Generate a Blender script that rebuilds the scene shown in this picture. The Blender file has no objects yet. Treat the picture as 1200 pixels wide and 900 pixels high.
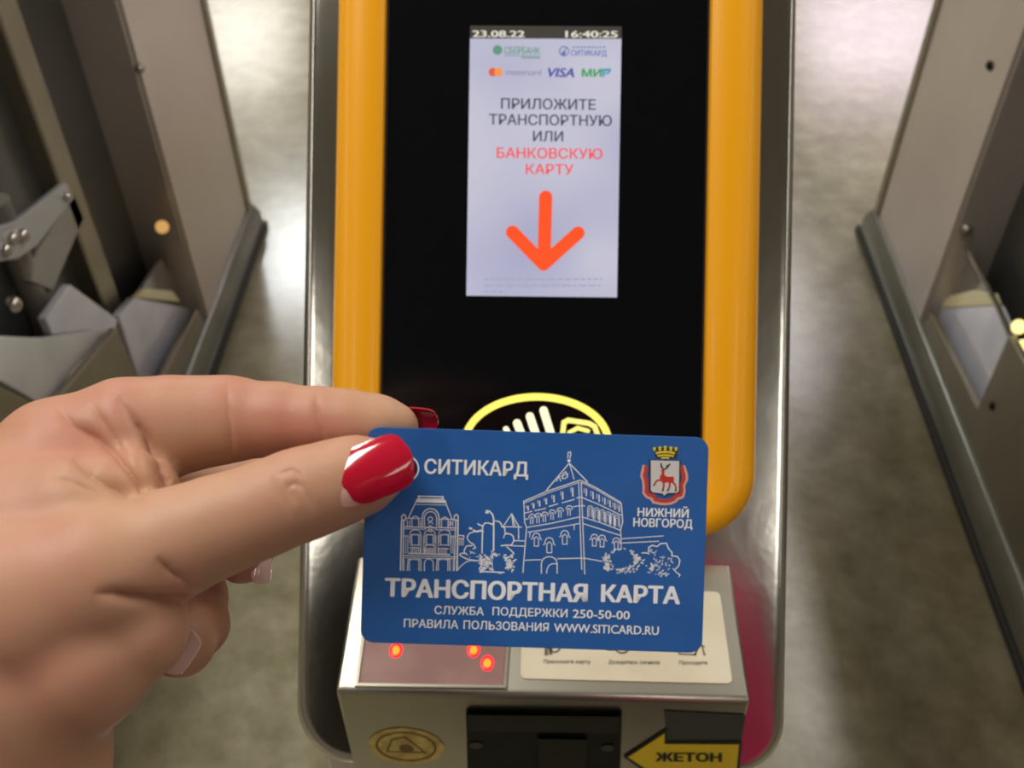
import bpy, math, random
import numpy as np
from mathutils import Vector, Matrix

# ------------------------------------------------------------------ camera
S = bpy.context.scene
COL = S.collection
F = 1200.0                                   # focal length in pixels of the 1200x900 frame
CAM_H = 1.40
PITCH, YAW, ROLL = math.radians(43.8), math.radians(1.93), math.radians(-0.35)
CR = Matrix.Rotation(YAW, 3, 'Z') @ Matrix.Rotation(math.pi / 2 - PITCH, 3, 'X') @ Matrix.Rotation(ROLL, 3, 'Z')
CP = Vector((0, 0, CAM_H))
cam = bpy.data.cameras.new('camera')
cam.sensor_width = 36.0
cam.lens = 36.0 * F / 1200.0
cam.clip_start = 0.01
cam.dof.use_dof = True
cam.dof.focus_distance = 0.32
cam.dof.aperture_fstop = 20.0
camo = bpy.data.objects.new('camera', cam)
camo.matrix_world = Matrix.Translation(CP) @ CR.to_4x4()
COL.objects.link(camo)
S.camera = camo

# ------------------------------------------------------------------ light and exposure
S.view_settings.view_transform = 'Standard'
S.view_settings.look = 'None'
S.view_settings.exposure = 0.0
S.view_settings.gamma = 1.0
S.view_settings.use_curve_mapping = False
W = bpy.data.worlds.new('world')
S.world = W
W.use_nodes = True
W.node_tree.nodes['Background'].inputs[0].default_value = (0.80, 0.78, 0.74, 1)
W.node_tree.nodes['Background'].inputs[1].default_value = 0.0


def area(name, loc, target, sx, sy, power, col):
    l = bpy.data.lights.new(name, 'AREA')
    l.shape = 'RECTANGLE'
    l.size, l.size_y, l.energy, l.color = sx, sy, power, col
    o = bpy.data.objects.new(name, l)
    o.location = loc
    o.rotation_euler = (Vector(target) - Vector(loc)).to_track_quat('-Z', 'Y').to_euler()
    COL.objects.link(o)
    return o


# fluorescent strips under the hall ceiling
for i_, (x, y, w_, l_, p_, c_) in enumerate(((-0.9, 0.7, 0.35, 1.6, 40, (1.0, 0.96, 0.88)), (1.4, 1.0, 0.35, 1.6, 22, (1.0, 0.96, 0.90)), (-1.2, -2.2, 0.35, 1.6, 8, (1.0, 0.96, 0.88)), (1.4, -2.2, 0.35, 1.6, 8, (1.0, 0.96, 0.90)),
                               (-1.75, 6.0, 0.5, 1.0, 48, (0.96, 0.98, 1.0)), (1.6, 5.4, 0.4, 1.6, 24, (1.0, 0.94, 0.97)), (-1.6, 3.2, 0.35, 1.6, 30, (1.0, 0.96, 0.9)), (1.5, 3.0, 0.35, 1.6, 30, (1.0, 0.96, 0.9)),
                               (-3.0, 9.6, 1.0, 2.0, 70, (1.0, 0.95, 0.88)), (3.3, 9.8, 1.6, 2.4, 100, (1.0, 0.84, 0.98)), (0.2, 9.6, 1.0, 2.0, 25, (1.0, 0.95, 0.95)),
                               (-3.5, -1.2, 0.5, 4.6, 34, (1.0, 0.97, 0.92)), (3.6, -1.2, 0.5, 4.6, 22, (1.0, 0.97, 0.92)))):
    area('ceiling_lamp_%d_offscreen' % (i_ + 1), (x, y, 3.12), (x, y, 0), w_, l_, p_, c_)


# ------------------------------------------------------------------ helpers
def ray(px, py):
    return CR @ Vector(((px - 600.0) / F, (450.0 - py) / F, -1.0))


def campt(px, py, d):
    return CP + ray(px, py) * d


def on_x(px, py, X):
    r = ray(px, py)
    return CP + r * (X / r.x)


def on_z(px, py, Z=0.0):
    r = ray(px, py)
    return CP + r * ((Z - CAM_H) / r.z)


class Plane:
    """local frame: point(u, v, h) in the world; uv(px, py, h) where a photo pixel meets the plane lifted by h"""
    def __init__(s, O, U, V):
        s.O, s.U, s.V = Vector(O), Vector(U).normalized(), Vector(V).normalized()
        s.N = s.U.cross(s.V).normalized()

    def pt(s, u, v, h=0.0):
        return s.O + s.U * u + s.V * v + s.N * h

    def uv(s, px, py, h=0.0):
        r = ray(px, py)
        t = (s.O + s.N * h - CP).dot(s.N) / r.dot(s.N)
        p = CP + r * t - s.O
        return p.dot(s.U), p.dot(s.V)

    def px(s, px, py, h=0.0):
        return s.pt(*s.uv(px, py, h), h)


def srgb(r, g, b):
    f = lambda c: (c / 255 / 12.92) if c <= 10 else ((c / 255 + 0.055) / 1.055) ** 2.4
    return (f(r), f(g), f(b), 1)


def mat(name, col, rough=0.5, metal=0.0, emit=None, estr=1.0, spec=0.5, coat=0.0, trans=0.0, sss=0.0,
        noise=None, bump=None):
    """noise = (scale, colour2, low, high, detail), bump = (scale, strength, distance)"""
    m = bpy.data.materials.new(name)
    m.use_nodes = True
    nt = m.node_tree
    b = nt.nodes['Principled BSDF']
    b.inputs['Base Color'].default_value = col
    b.inputs['Roughness'].default_value = rough
    b.inputs['Metallic'].default_value = metal
    b.inputs['Specular IOR Level'].default_value = spec
    b.inputs['Coat Weight'].default_value = coat
    b.inputs['Coat Roughness'].default_value = 0.05
    b.inputs['Transmission Weight'].default_value = trans
    if sss:
        b.inputs['Subsurface Weight'].default_value = sss
        b.inputs['Subsurface Radius'].default_value = (1.0, 0.35, 0.2)
        b.inputs['Subsurface Scale'].default_value = 0.004
    if emit:
        b.inputs['Emission Color'].default_value = emit
        b.inputs['Emission Strength'].default_value = estr
    tc = nt.nodes.new('ShaderNodeTexCoord')
    if noise:
        n = nt.nodes.new('ShaderNodeTexNoise')
        n.inputs['Scale'].default_value = noise[0]
        n.inputs['Detail'].default_value = noise[4] if len(noise) > 4 else 4
        nt.links.new(tc.outputs['Object'], n.inputs['Vector'])
        rp = nt.nodes.new('ShaderNodeValToRGB')
        rp.color_ramp.elements[0].position = noise[2]
        rp.color_ramp.elements[1].position = noise[3]
        rp.color_ramp.elements[0].color = col
        rp.color_ramp.elements[1].color = noise[1]
        nt.links.new(n.outputs['Fac'], rp.inputs['Fac'])
        nt.links.new(rp.outputs['Color'], b.inputs['Base Color'])
    if bump:
        n = nt.nodes.new('ShaderNodeTexNoise')
        n.inputs['Scale'].default_value = bump[0]
        n.inputs['Detail'].default_value = 5
        nt.links.new(tc.outputs['Object'], n.inputs['Vector'])
        bp = nt.nodes.new('ShaderNodeBump')
        bp.inputs['Strength'].default_value = bump[1]
        bp.inputs['Distance'].default_value = bump[2]
        nt.links.new(n.outputs['Fac'], bp.inputs['Height'])
        nt.links.new(bp.outputs['Normal'], b.inputs['Normal'])
    return m


def emat(name, col, strength=1.0):
    m = bpy.data.materials.new(name)
    m.use_nodes = True
    nt = m.node_tree
    b = nt.nodes['Principled BSDF']
    b.inputs['Base Color'].default_value = (0.01, 0.01, 0.01, 1)
    b.inputs['Roughness'].default_value = 0.3
    b.inputs['Specular IOR Level'].default_value = 0.2
    b.inputs['Emission Color'].default_value = col
    b.inputs['Emission Strength'].default_value = strength
    return m


class G:
    """collects vertices (world space) and faces, then links them as one mesh object"""
    def __init__(s):
        s.v, s.f = [], []

    def add(s, vs, fs):
        o = len(s.v)
        s.v += [Vector(p) for p in vs]
        s.f += [tuple(o + i for i in f) for f in fs]

    def loops(s, rings, cap0=True, cap1=True, closed=True):
        n = len(rings[0])
        vs = [p for r in rings for p in r]
        fs = []
        for k in range(len(rings) - 1):
            for i in range(n if closed else n - 1):
                j = (i + 1) % n
                fs.append((k * n + i, k * n + j, (k + 1) * n + j, (k + 1) * n + i))
        if cap0:
            fs.append(tuple(range(n - 1, -1, -1)))
        if cap1:
            fs.append(tuple((len(rings) - 1) * n + i for i in range(n)))
        s.add(vs, fs)

    def prism(s, pts, d):
        """polygon pts (counter-clockwise seen from +d) pulled along vector d"""
        d = Vector(d)
        s.loops([[Vector(p) for p in pts], [Vector(p) + d for p in pts]])

    def box(s, a, b):
        x0, x1 = sorted((a[0], b[0])); y0, y1 = sorted((a[1], b[1])); z0, z1 = sorted((a[2], b[2]))
        s.loops([[(x0, y0, z0), (x1, y0, z0), (x1, y1, z0), (x0, y1, z0)], [(x0, y0, z1), (x1, y0, z1), (x1, y1, z1), (x0, y1, z1)]])

    def tube(s, pts, rad, n=10):
        pts = [Vector(p) for p in pts]
        rings = []
        for i, p in enumerate(pts):
            t = (pts[min(i + 1, len(pts) - 1)] - pts[max(i - 1, 0)]).normalized()
            a = t.cross(Vector((0.31, 0.2, 0.9))).normalized()
            b = t.cross(a)
            r = rad[i] if hasattr(rad, '__len__') else rad
            rings.append([p + (a * math.cos(2 * math.pi * k / n) + b * math.sin(2 * math.pi * k / n)) * r for k in range(n)])
        s.loops(rings)

    def stroke(s, P, pts, w, h, closed=False, caps=False):
        """flat ribbon on plane P through plane coordinates pts"""
        pts = [Vector(p) for p in pts]
        n = len(pts)
        if n < 2:
            return
        L, R = [], []
        for i in range(n):
            a = pts[i - 1] if (i or closed) else None
            b = pts[(i + 1) % n] if (i < n - 1 or closed) else None
            d1 = (pts[i] - a) if a is not None else None
            d2 = (b - pts[i]) if b is not None else None
            if d1 is not None and d1.length < 1e-9: d1 = None
            if d2 is not None and d2.length < 1e-9: d2 = None
            if d1 is None and d2 is None: d1 = Vector((1, 0))
            d1 = (d1 or d2).normalized(); d2 = (d2 or d1).normalized()
            n1 = Vector((-d1.y, d1.x)); n2 = Vector((-d2.y, d2.x))
            m = n1 + n2
            m = m.normalized() if m.length > 1e-4 else n1
            k = 1 / max(0.45, m.dot(n1))
            L.append(pts[i] + m * k * w / 2); R.append(pts[i] - m * k * w / 2)
        vs = [P.pt(p.x, p.y, h) for q in zip(R, L) for p in q]
        fs = [(2 * i, 2 * i + 2, 2 * i + 3, 2 * i + 1) for i in range(n - 1)]
        if closed:
            fs.append((2 * n - 2, 0, 1, 2 * n - 1))
        s.add(vs, fs)
        if caps:
            for p in (pts[0], pts[-1]):
                s.disc(P, p, w / 2, h)

    def disc(s, P, c, r, h, n=20, ry=None):
        ry = ry or r
        s.add([P.pt(c[0] + r * math.cos(2 * math.pi * i / n), c[1] + ry * math.sin(2 * math.pi * i / n), h) for i in range(n)], [tuple(range(n))])

    def fill(s, P, pts, h):
        a = sum(pts[i - 1][0] * pts[i][1] - pts[i][0] * pts[i - 1][1] for i in range(len(pts)))
        if a < 0:
            pts = pts[::-1]
        s.add([P.pt(p[0], p[1], h) for p in pts], [tuple(range(len(pts)))])

    def build(s, name, m, parent=None, smooth=False, bevel=0.0, seg=2):
        o0 = parent.get('_o') if parent is not None else None
        off = Vector(o0) if o0 is not None else Vector((0, 0, 0))
        me = bpy.data.meshes.new(name)
        me.from_pydata([tuple(p - off) for p in s.v], [], s.f)
        me.validate()
        me.update()
        me.materials.append(m)
        if smooth:
            me.polygons.foreach_set('use_smooth', [True] * len(me.polygons))
        o = bpy.data.objects.new(name, me)
        COL.objects.link(o)
        if parent is not None:
            o.parent = parent
            o['_o'] = tuple(off)
        if bevel:
            b = o.modifiers.new('bevel', 'BEVEL')
            b.width, b.segments, b.limit_method, b.angle_limit = bevel, seg, 'ANGLE', math.radians(40)
        if smooth or bevel:
            try:
                me.set_sharp_from_angle(angle=math.radians(40))
            except Exception:
                pass
        return o


def thing(name, loc, label, cat, group=None):
    o = bpy.data.objects.new(name, None)
    o.empty_display_size = 0.05
    o.location = loc
    COL.objects.link(o)
    o['label'], o['category'], o['_o'] = label, cat, tuple(loc)
    if group:
        o['group'] = group
    return o


def rrect(x0, y0, x1, y1, r, n=8):
    """counter-clockwise rounded rectangle; r = radius or radii (bl, br, tr, tl)"""
    rr = (r,) * 4 if not hasattr(r, '__len__') else r
    out = []
    for (cx, cy, a0, q) in ((x0 + rr[0], y0 + rr[0], 180, rr[0]), (x1 - rr[1], y0 + rr[1], 270, rr[1]),
                            (x1 - rr[2], y1 - rr[2], 0, rr[2]), (x0 + rr[3], y1 - rr[3], 90, rr[3])):
        for i in range(n + 1):
            a = math.radians(a0 + 90 * i / n)
            out.append((cx + q * math.cos(a), cy + q * math.sin(a)))
    return out


def text_pts(body, offset=0.0, shear=0.0):
    c = bpy.data.curves.new('text', 'FONT')
    c.body, c.offset, c.shear, c.resolution_u = body, offset, shear, 3
    o = bpy.data.objects.new('text', c)
    COL.objects.link(o)
    bpy.context.view_layer.update()
    dg = bpy.context.evaluated_depsgraph_get()
    me = bpy.data.meshes.new_from_object(o.evaluated_get(dg))
    vs = [(v.co.x, v.co.y) for v in me.vertices]
    fs = [tuple(p.vertices) for p in me.polygons]
    bpy.data.objects.remove(o); bpy.data.curves.remove(c); bpy.data.meshes.remove(me)
    return vs, fs


CAP = {}


def write(g, P, body, x0, x1, yb, cap, h, bold=0.0, slope=0.0, shear=0.0, k=None):
    """lettering between photo pixels x0..x1 on a baseline starting at yb, capital height cap (pixels)"""
    vs, fs = text_pts(body, 0.0, shear)
    ref = k or ('Н' if any(ord(ch) > 1000 for ch in body) else 'H')
    if ref not in CAP:
        q, _ = text_pts(ref)
        CAP[ref] = max(p[1] for p in q)
    b1 = CAP[ref]
    a0 = min(p[0] for p in vs) - bold; a1 = max(p[0] for p in vs) + bold
    kx = (x1 - x0) / (a1 - a0)
    ky = cap / (b1 + bold)
    # heavier weights: the same outlines stamped around a small circle
    stamps = [(0, 0)] if bold <= 0 else [(bold * math.cos(math.pi * i / 4), 0.5 * bold * (1 + math.sin(math.pi * i / 4)) - 0.5 * bold) for i in range(8)] + [(0, 0)]
    for i, (sx, sy) in enumerate(stamps):
        out = []
        for a, b in vs:
            dx = (a + sx - a0) * kx
            dy = (b + sy + bold * 0.5) * ky
            out.append(P.px(x0 + dx + slope * dy, yb + slope * dx - dy, h + i * 7e-6))
        fl = []
        for f in fs:
            n = sum(((out[f[i]] - out[f[0]]).cross(out[f[(i + 1) % len(f)]] - out[f[0]]) for i in range(1, len(f) - 1)), Vector())
            fl.append(f if n.dot(P.N) >= 0 else f[::-1])
        g.add(out, fl)


# ------------------------------------------------------------------ materials
M = {}
M['steel'] = mat('brushed_steel', srgb(196, 190, 176), 0.3, 1.0, bump=(900, 0.05, 0.0005))
M['polished'] = mat('polished_steel', srgb(205, 200, 190), 0.14, 1.0, bump=(14, 0.12, 0.004))
M['side_steel'] = mat('side_steel', srgb(218, 208, 202), 0.42, 0.6, noise=(3, srgb(208, 197, 190), 0.35, 0.7), bump=(40, 0.08, 0.002))
M['brown_steel'] = mat('dull_steel', srgb(170, 163, 146), 0.42, 0.9, noise=(5, srgb(150, 142, 124), 0.35, 0.7))
M['yellow'] = mat('yellow_plastic', srgb(255, 176, 0), 0.35, noise=(2, srgb(253, 173, 0), 0.4, 0.7, 1), coat=0.12)
M['glass'] = mat('black_glass', srgb(10, 11, 15), 0.12, spec=0.35)
M['black'] = mat('black_plastic', srgb(12, 12, 13), 0.5, spec=0.15, noise=(30, srgb(26, 25, 24), 0.4, 0.7))
M['darkrec'] = mat('dark_panel', srgb(100, 101, 99), 0.3, 0.6, noise=(4, srgb(80, 81, 78), 0.35, 0.7))
M['gasket'] = mat('rubber_gasket', srgb(34, 20, 12), 0.5)
M['plinth'] = mat('plinth_steel', srgb(150, 152, 144), 0.3, 0.8, noise=(6, srgb(126, 128, 120), 0.35, 0.7))
M['rubber'] = mat('dark_rubber', srgb(50, 50, 48), 0.6, noise=(10, srgb(40, 40, 38), 0.4, 0.7))
M['acrylic'] = mat('milky_acrylic', srgb(226, 228, 236), 0.2, spec=0.6, coat=0.5, noise=(8, srgb(196, 200, 216), 0.35, 0.7))
M['smoke'] = mat('smoky_acrylic', srgb(140, 134, 126), 0.18, spec=0.5, coat=0.4, noise=(8, srgb(122, 116, 108), 0.35, 0.7))
M['white_acrylic'] = mat('white_acrylic', srgb(238, 240, 236), 0.25, noise=(9, srgb(215, 222, 225), 0.35, 0.7))
M['cream'] = mat('cream_plastic', srgb(240, 232, 186), 0.3)
M['warm_emit'] = emat('warm_emitter', srgb(255, 236, 150), 1.6)
M['amber'] = emat('amber_spot', srgb(235, 180, 105), 0.8)

# ------------------------------------------------------------------ floor
fm = bpy.data.materials.new('speckled_granite')
fm.use_nodes = True
nt = fm.node_tree
bs = nt.nodes['Principled BSDF']
tc = nt.nodes.new('ShaderNodeTexCoord')
n1 = nt.nodes.new('ShaderNodeTexNoise'); n1.inputs['Scale'].default_value = 16; n1.inputs['Detail'].default_value = 6; n1.inputs['Roughness'].default_value = 0.65
n2 = nt.nodes.new('ShaderNodeTexNoise'); n2.inputs['Scale'].default_value = 3.2; n2.inputs['Detail'].default_value = 3
r1 = nt.nodes.new('ShaderNodeValToRGB')
for i, (p, c) in enumerate(((0.30, srgb(138, 132, 106)), (0.5, srgb(160, 154, 128)), (0.70, srgb(180, 174, 150)))):
    e = r1.color_ramp.elements[i] if i < 2 else r1.color_ramp.elements.new(p)
    e.position, e.color = p, c
mx = nt.nodes.new('ShaderNodeMixRGB'); mx.blend_type = 'MULTIPLY'; mx.inputs['Fac'].default_value = 0.55
r2 = nt.nodes.new('ShaderNodeValToRGB')
r2.color_ramp.elements[0].position, r2.color_ramp.elements[0].color = 0.35, srgb(196, 184, 160)
r2.color_ramp.elements[1].position, r2.color_ramp.elements[1].color = 0.65, (1, 1, 1, 1)
for n in (n1, n2):
    nt.links.new(tc.outputs['Object'], n.inputs['Vector'])
nt.links.new(n1.outputs['Fac'], r1.inputs['Fac']); nt.links.new(n2.outputs['Fac'], r2.inputs['Fac'])
nt.links.new(r1.outputs['Color'], mx.inputs['Color1']); nt.links.new(r2.outputs['Color'], mx.inputs['Color2'])
nt.links.new(mx.outputs['Color'], bs.inputs['Base Color'])
bs.inputs['Roughness'].default_value = 0.2
bs.inputs['Specular IOR Level'].default_value = 0.6

HX0, HX1, HY0, HY1, HZ = -4.6, 4.9, -4.0, 12.0, 3.3
g = G()
g.box((HX0 - 0.1, HY0 - 0.1, -0.06), (HX1 + 0.1, HY1 + 0.1, 0))
fl = g.build('floor', fm)
fl['kind'] = 'structure'
fl['label'] = 'speckled grey beige granite floor of the station hall'
wm = mat('grey_marble_wall', srgb(168, 162, 152), 0.4, noise=(1.5, srgb(150, 143, 132), 0.35, 0.7))
for nm, a_, b_ in (('wall_left', (HX0 - 0.1, HY0, 0), (HX0, HY1, HZ)), ('wall_right', (HX1, HY0, 0), (HX1 + 0.1, HY1, HZ)),
                   ('wall_back', (HX0 - 0.1, HY1, 0), (HX1 + 0.1, HY1 + 0.1, HZ)), ('wall_front', (HX0 - 0.1, HY0 - 0.1, 0), (HX1 + 0.1, HY0, HZ))):
    g = G(); g.box(a_, b_); w_ = g.build(nm, wm); w_['kind'] = 'structure'; w_['label'] = 'grey stone wall of the station hall'
g = G(); g.box((HX0 - 0.1, HY0 - 0.1, HZ), (HX1 + 0.1, HY1 + 0.1, HZ + 0.1))
w_ = g.build('ceiling', mat('grey_ceiling', srgb(160, 158, 154), 0.7)); w_['kind'] = 'structure'; w_['label'] = 'plain grey ceiling of the station hall'

# ------------------------------------------------------------------ the turnstile in front
PD = 0.586                                                   # distance from camera to its sloping face
e = math.radians(43.8)
PO = campt(638, 250, PD)
PAN = Plane(PO, (1, 0, 0), (0, math.sin(e), math.cos(e)))    # sloping face: U right, V up the slope, N to the viewer
SHELF_Z = campt(637, 816, 0.525).z
FRONT_Y = campt(637, 816, 0.525).y
body_x0, body_x1 = PAN.px(366, 300).x, PAN.px(924, 300).x
vb = PAN.uv(640, 893)[1]
A = PAN.pt(0, vb)
vt = 0.235
B = PAN.pt(0, vt)
T = thing('turnstile', (PO.x, 1.1, 0), 'steel turnstile with yellow framed card reader showing a lit display and red arrow', 'turnstile', None)

g = G()
prof = [(A.y + 0.012, 0.0), (1.90, 0.0), (1.90, B.z - 0.03), (B.y + 0.02, B.z - 0.012), (A.y + 0.012, A.z - 0.004)]
q = 0.006
g.prism([(body_x0 + q, y, z) for y, z in prof][::-1], (body_x1 - body_x0 - 2 * q, 0, 0))
g.build('cabinet_body', M['side_steel'], T, bevel=0.004)


def panel_ring(g, spec, n=10, cap0=False, cap1=True):
    """spec = list of (x0px, y0px(top), x1px, y1px(bottom), radii px, height m)"""
    rings = []
    for (x0, yt, x1, yb, r, h) in spec:
        u0 = PAN.uv(x0, 300, h)[0]; u1 = PAN.uv(x1, 300, h)[0]; v0 = PAN.uv((x0 + x1) / 2, yb, h)[1]
        v1 = yt
        k = PD / F
        rr = tuple(k * a for a in ((r,) * 4 if not hasattr(r, '__len__') else r))
        rings.append([PAN.pt(a, b, h) for a, b in rrect(u0, v0, u1, v1, rr, n)])
    g.loops(rings, cap0, cap1)


# steel front plate with rolled rim (top edge given in metres up the slope)
cx = lambda a, d: a + d
g = G()
tops = vt
RB = (70, 62, 20, 20)
spec = [(358, tops, 927.5, 900, RB, -0.016)]
for i in range(8):
    t = math.pi / 2 * i / 7
    q_ = 9.0 * (1 - math.cos(t))
    spec.append((358 + q_, tops - q_ * 0.0005, 927.5 - q_, 900 - q_, tuple(a - q_ for a in RB), -0.0045 + 0.0045 * math.sin(t)))
spec.append((371, tops - 0.007, 914.5, 887, (56, 48, 16, 16), 0.0001))
panel_ring(g, spec)
g.build('front_plate', M['polished'], T, smooth=True)

# yellow housing
g = G()
yt = vt - 0.014
panel_ring(g, [(394, yt, 886, 622, (72, 72, 40, 40), -0.001), (392, yt, 889, 626, (74, 74, 40, 40), 0.004), (393.5, yt - 0.002, 888, 626, (72, 72, 38, 38), 0.0085),
               (399, yt - 0.005, 882, 621, (66, 66, 36, 36), 0.0125), (408, yt - 0.011, 872, 613, (58, 58, 30, 30), 0.0145), (420, yt - 0.017, 860, 604, (48, 48, 26, 26), 0.0152),
               (438, yt - 0.026, 840, 592, (36, 36, 20, 20), 0.0145), (446, yt - 0.029, 830, 586, (32, 32, 18, 18), 0.0125), (448.5, yt - 0.031, 827, 584, (30, 30, 16, 16), 0.010),
               (448.5, yt - 0.031, 827, 584, (30, 30, 16, 16), 0.006)], cap1=False)
yh = g.build('yellow_housing', M['yellow'], T, smooth=True)
yh['label'] = 'glossy yellow plastic surround of the reader'
g = G()
panel_ring(g, [(446, yt - 0.030, 830, 586, (30, 30, 16, 16), 0.005), (448, yt - 0.031, 827.5, 584, (30, 30, 16, 16), 0.0092), (451, yt - 0.033, 824.5, 581, (28, 28, 15, 15), 0.0092), (452, yt - 0.034, 824, 580, (28, 28, 15, 15), 0.008)], cap1=False)
g.build('gasket', M['gasket'], T, smooth=True)
g = G()
panel_ring(g, [(445, yt - 0.030, 831, 587, (28, 28, 14, 14), 0.004), (445, yt - 0.030, 831, 587, (28, 28, 14, 14), 0.0085)], cap0=True)
gl = g.build('glass_panel', M['glass'], T)
gl['label'] = 'flat black glass window'
GH = 0.0085

# ---- display
DS = 0.012
sm = bpy.data.materials.new('display_backlight')
sm.use_nodes = True
nt = sm.node_tree
b = nt.nodes['Principled BSDF']
b.inputs['Base Color'].default_value = (0.02, 0.02, 0.02, 1)
b.inputs['Roughness'].default_value = 0.35
tc = nt.nodes.new('ShaderNodeTexCoord')
nn = nt.nodes.new('ShaderNodeTexNoise'); nn.inputs['Scale'].default_value = 14; nn.inputs['Detail'].default_value = 1
rr_ = nt.nodes.new('ShaderNodeValToRGB')
rr_.color_ramp.elements[0].position, rr_.color_ramp.elements[0].color = 0.3, srgb(184, 184, 216)
rr_.color_ramp.elements[1].position, rr_.color_ramp.elements[1].color = 0.7, srgb(212, 210, 228)
nt.links.new(tc.outputs['Object'], nn.inputs['Vector']); nt.links.new(nn.outputs['Fac'], rr_.inputs['Fac'])
nt.links.new(rr_.outputs['Color'], b.inputs['Emission Color'])
b.inputs['Emission Strength'].default_value = 0.82


def U(px, py, h):
    return PAN.uv(px, py, h)


def quadpx(g, P, pts, h):
    g.fill(P, [P.uv(x, y, h) for x, y in pts], h)


g = G()
h0, h1 = GH - 0.0005, GH + 0.0006
ring = lambda h: [PAN.px(x, y, h) for x, y in ((546.5, 346.5), (723, 348.5), (728.5, 31), (551, 30))]
g.loops([ring(h0), ring(h1)])
disp = g.build('display', sm, T)
disp['label'] = 'backlit portrait display with payment prompt'
h = GH + 0.0009
g = G()
quadpx(g, PAN, [(550.8, 45), (551, 30), (728.5, 31), (728.2, 45.5)], h)
g.build('status_bar', emat('status_bar', srgb(66, 60, 54), 1.0), disp)
h = GH + 0.0012


def label_mesh(name, colr, items, P, h, par, strength=1.0, emissive=True, m=None, draw=None):
    g = G()
    for it in items:
        write(g, P, *it[:5], h, **(it[5] if len(it) > 5 else {}))
    if draw:
        draw(g)
    return g.build(name, m or (emat(name + '_ink', colr, strength) if emissive else mat(name + '_ink', colr, 0.5)), par)


SB = dict(bold=0.018, slope=DS)
label_mesh('date_lettering', srgb(222, 220, 205), [('23.08.22', 553.5, 615, 43.4, 7.8, dict(bold=0.03, slope=DS / 2))], PAN, h, disp)
label_mesh('time_lettering', srgb(222, 220, 205), [('16:40:25', 662.5, 724, 43.8, 7.8, dict(bold=0.03, slope=DS / 2))], PAN, h, disp)
label_mesh('prompt_lettering', srgb(74, 76, 96), [('ПРИЛОЖИТЕ', 587, 698, 127.5, 12.6, SB), ('ТРАНСПОРТНУЮ', 573, 717, 146, 12.6, SB), ('ИЛИ', 624.5, 660, 165.5, 12.2, SB)], PAN, h, disp)
label_mesh('red_prompt_lettering', srgb(244, 84, 84), [('БАНКОВСКУЮ', 582, 706, 185, 12.4, SB), ('КАРТУ', 616, 672, 204, 12.2, SB)], PAN, h, disp)


def px_stroke(g, P, pts, wpx, h, closed=False, caps=False, d=None):
    q = [P.uv(x, y, h) for x, y in pts]
    k = (Vector(P.uv(pts[0][0] + 1, pts[0][1], h)) - Vector(q[0])).length
    g.stroke(P, q, wpx * k, h, closed, caps)


def px_disc(g, P, c, r, h, ry=None, n=24):
    k = (Vector(P.uv(c[0] + 1, c[1], h)) - Vector(P.uv(c[0], c[1], h))).length
    g.disc(P, P.uv(c[0], c[1], h), r * k, h, n, (ry or r) * k)


def circ(cx, cy, r, a0=0, a1=360, n=28, ry=None):
    ry = ry or r
    return [(cx + r * math.cos(math.radians(a0 + (a1 - a0) * i / n)), cy - ry * math.sin(math.radians(a0 + (a1 - a0) * i / n))) for i in range(n + 1)]


g = G()
px_stroke(g, PAN, [(639.5, 231), (637.5, 308)], 15.5, h, caps=True)
px_stroke(g, PAN, [(600.5, 272), (637, 309.5)], 15.5, h + 0.0001, caps=True)
px_stroke(g, PAN, [(677.5, 273), (637, 309.5)], 15.5, h + 0.0002, caps=True)
ar = g.build('down_arrow', emat('arrow_red', srgb(255, 84, 36), 1.0), disp)
ar['label'] = 'bold orange red arrow pointing down'


def green(g):
    px_disc(g, PAN, (583, 58.5), 5.6, h)
    px_stroke(g, PAN, [(591, 65), (633, 65.6)], 0.8, h)
    px_stroke(g, PAN, [(611, 67.5), (633, 67.8)], 1.4, h)


label_mesh('bank_logo', srgb(96, 150, 130), [('СБЕРБАНК', 591, 633, 63, 8.4, dict(bold=0.02, slope=DS))], PAN, h, disp, draw=green)


def blue(g):
    px_stroke(g, PAN, circ(661, 60, 5.4), 1.2, h)
    px_disc(g, PAN, (660.5, 62.5), 2.4, h)
    px_stroke(g, PAN, [(661, 62), (663.5, 55.5)], 1.2, h)
    for i in range(9):
        px_stroke(g, PAN, [(671 + i * 4.4, 55.3), (674 + i * 4.4, 55.3)], 1.4, h)


label_mesh('card_system_logo', srgb(92, 112, 172), [('СИТИКАРД', 669, 711, 65.2, 6.6, dict(bold=0.02, slope=DS))], PAN, h, disp, draw=blue)
g = G(); px_disc(g, PAN, (577.5, 84.5), 5.0, h); g.build('logo_circle', emat('logo_red', srgb(226, 92, 70), 1), disp)
g = G(); px_disc(g, PAN, (584.2, 84.6), 5.0, h + 0.0001); g.build('logo_circle', emat('logo_orange', srgb(246, 150, 78), 1), disp)
label_mesh('pay_logo_lettering', srgb(128, 124, 150), [('mastercard', 593, 634, 87.6, 6.8, dict(slope=DS))], PAN, h, disp)
label_mesh('pay_logo_lettering', srgb(68, 78, 160), [('VISA', 642, 673, 90.2, 10.6, dict(bold=0.03, slope=DS, shear=0.25))], PAN, h, disp)
label_mesh('pay_logo_lettering', srgb(70, 160, 96), [('МИ', 681.5, 705, 90, 9.6, dict(bold=0.04, slope=DS))], PAN, h, disp)


def mirp(g):
    px_stroke(g, PAN, [(707, 90), (707, 82)], 2.4, h)
    px_stroke(g, PAN, [(705, 82), (712, 82), (716, 81.5)], 3.0, h)
    px_stroke(g, PAN, [(707, 86), (712, 86), (715, 83)], 2.0, h)


label_mesh('pay_logo_lettering', srgb(72, 156, 176), [], PAN, h, disp, draw=mirp)


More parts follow.
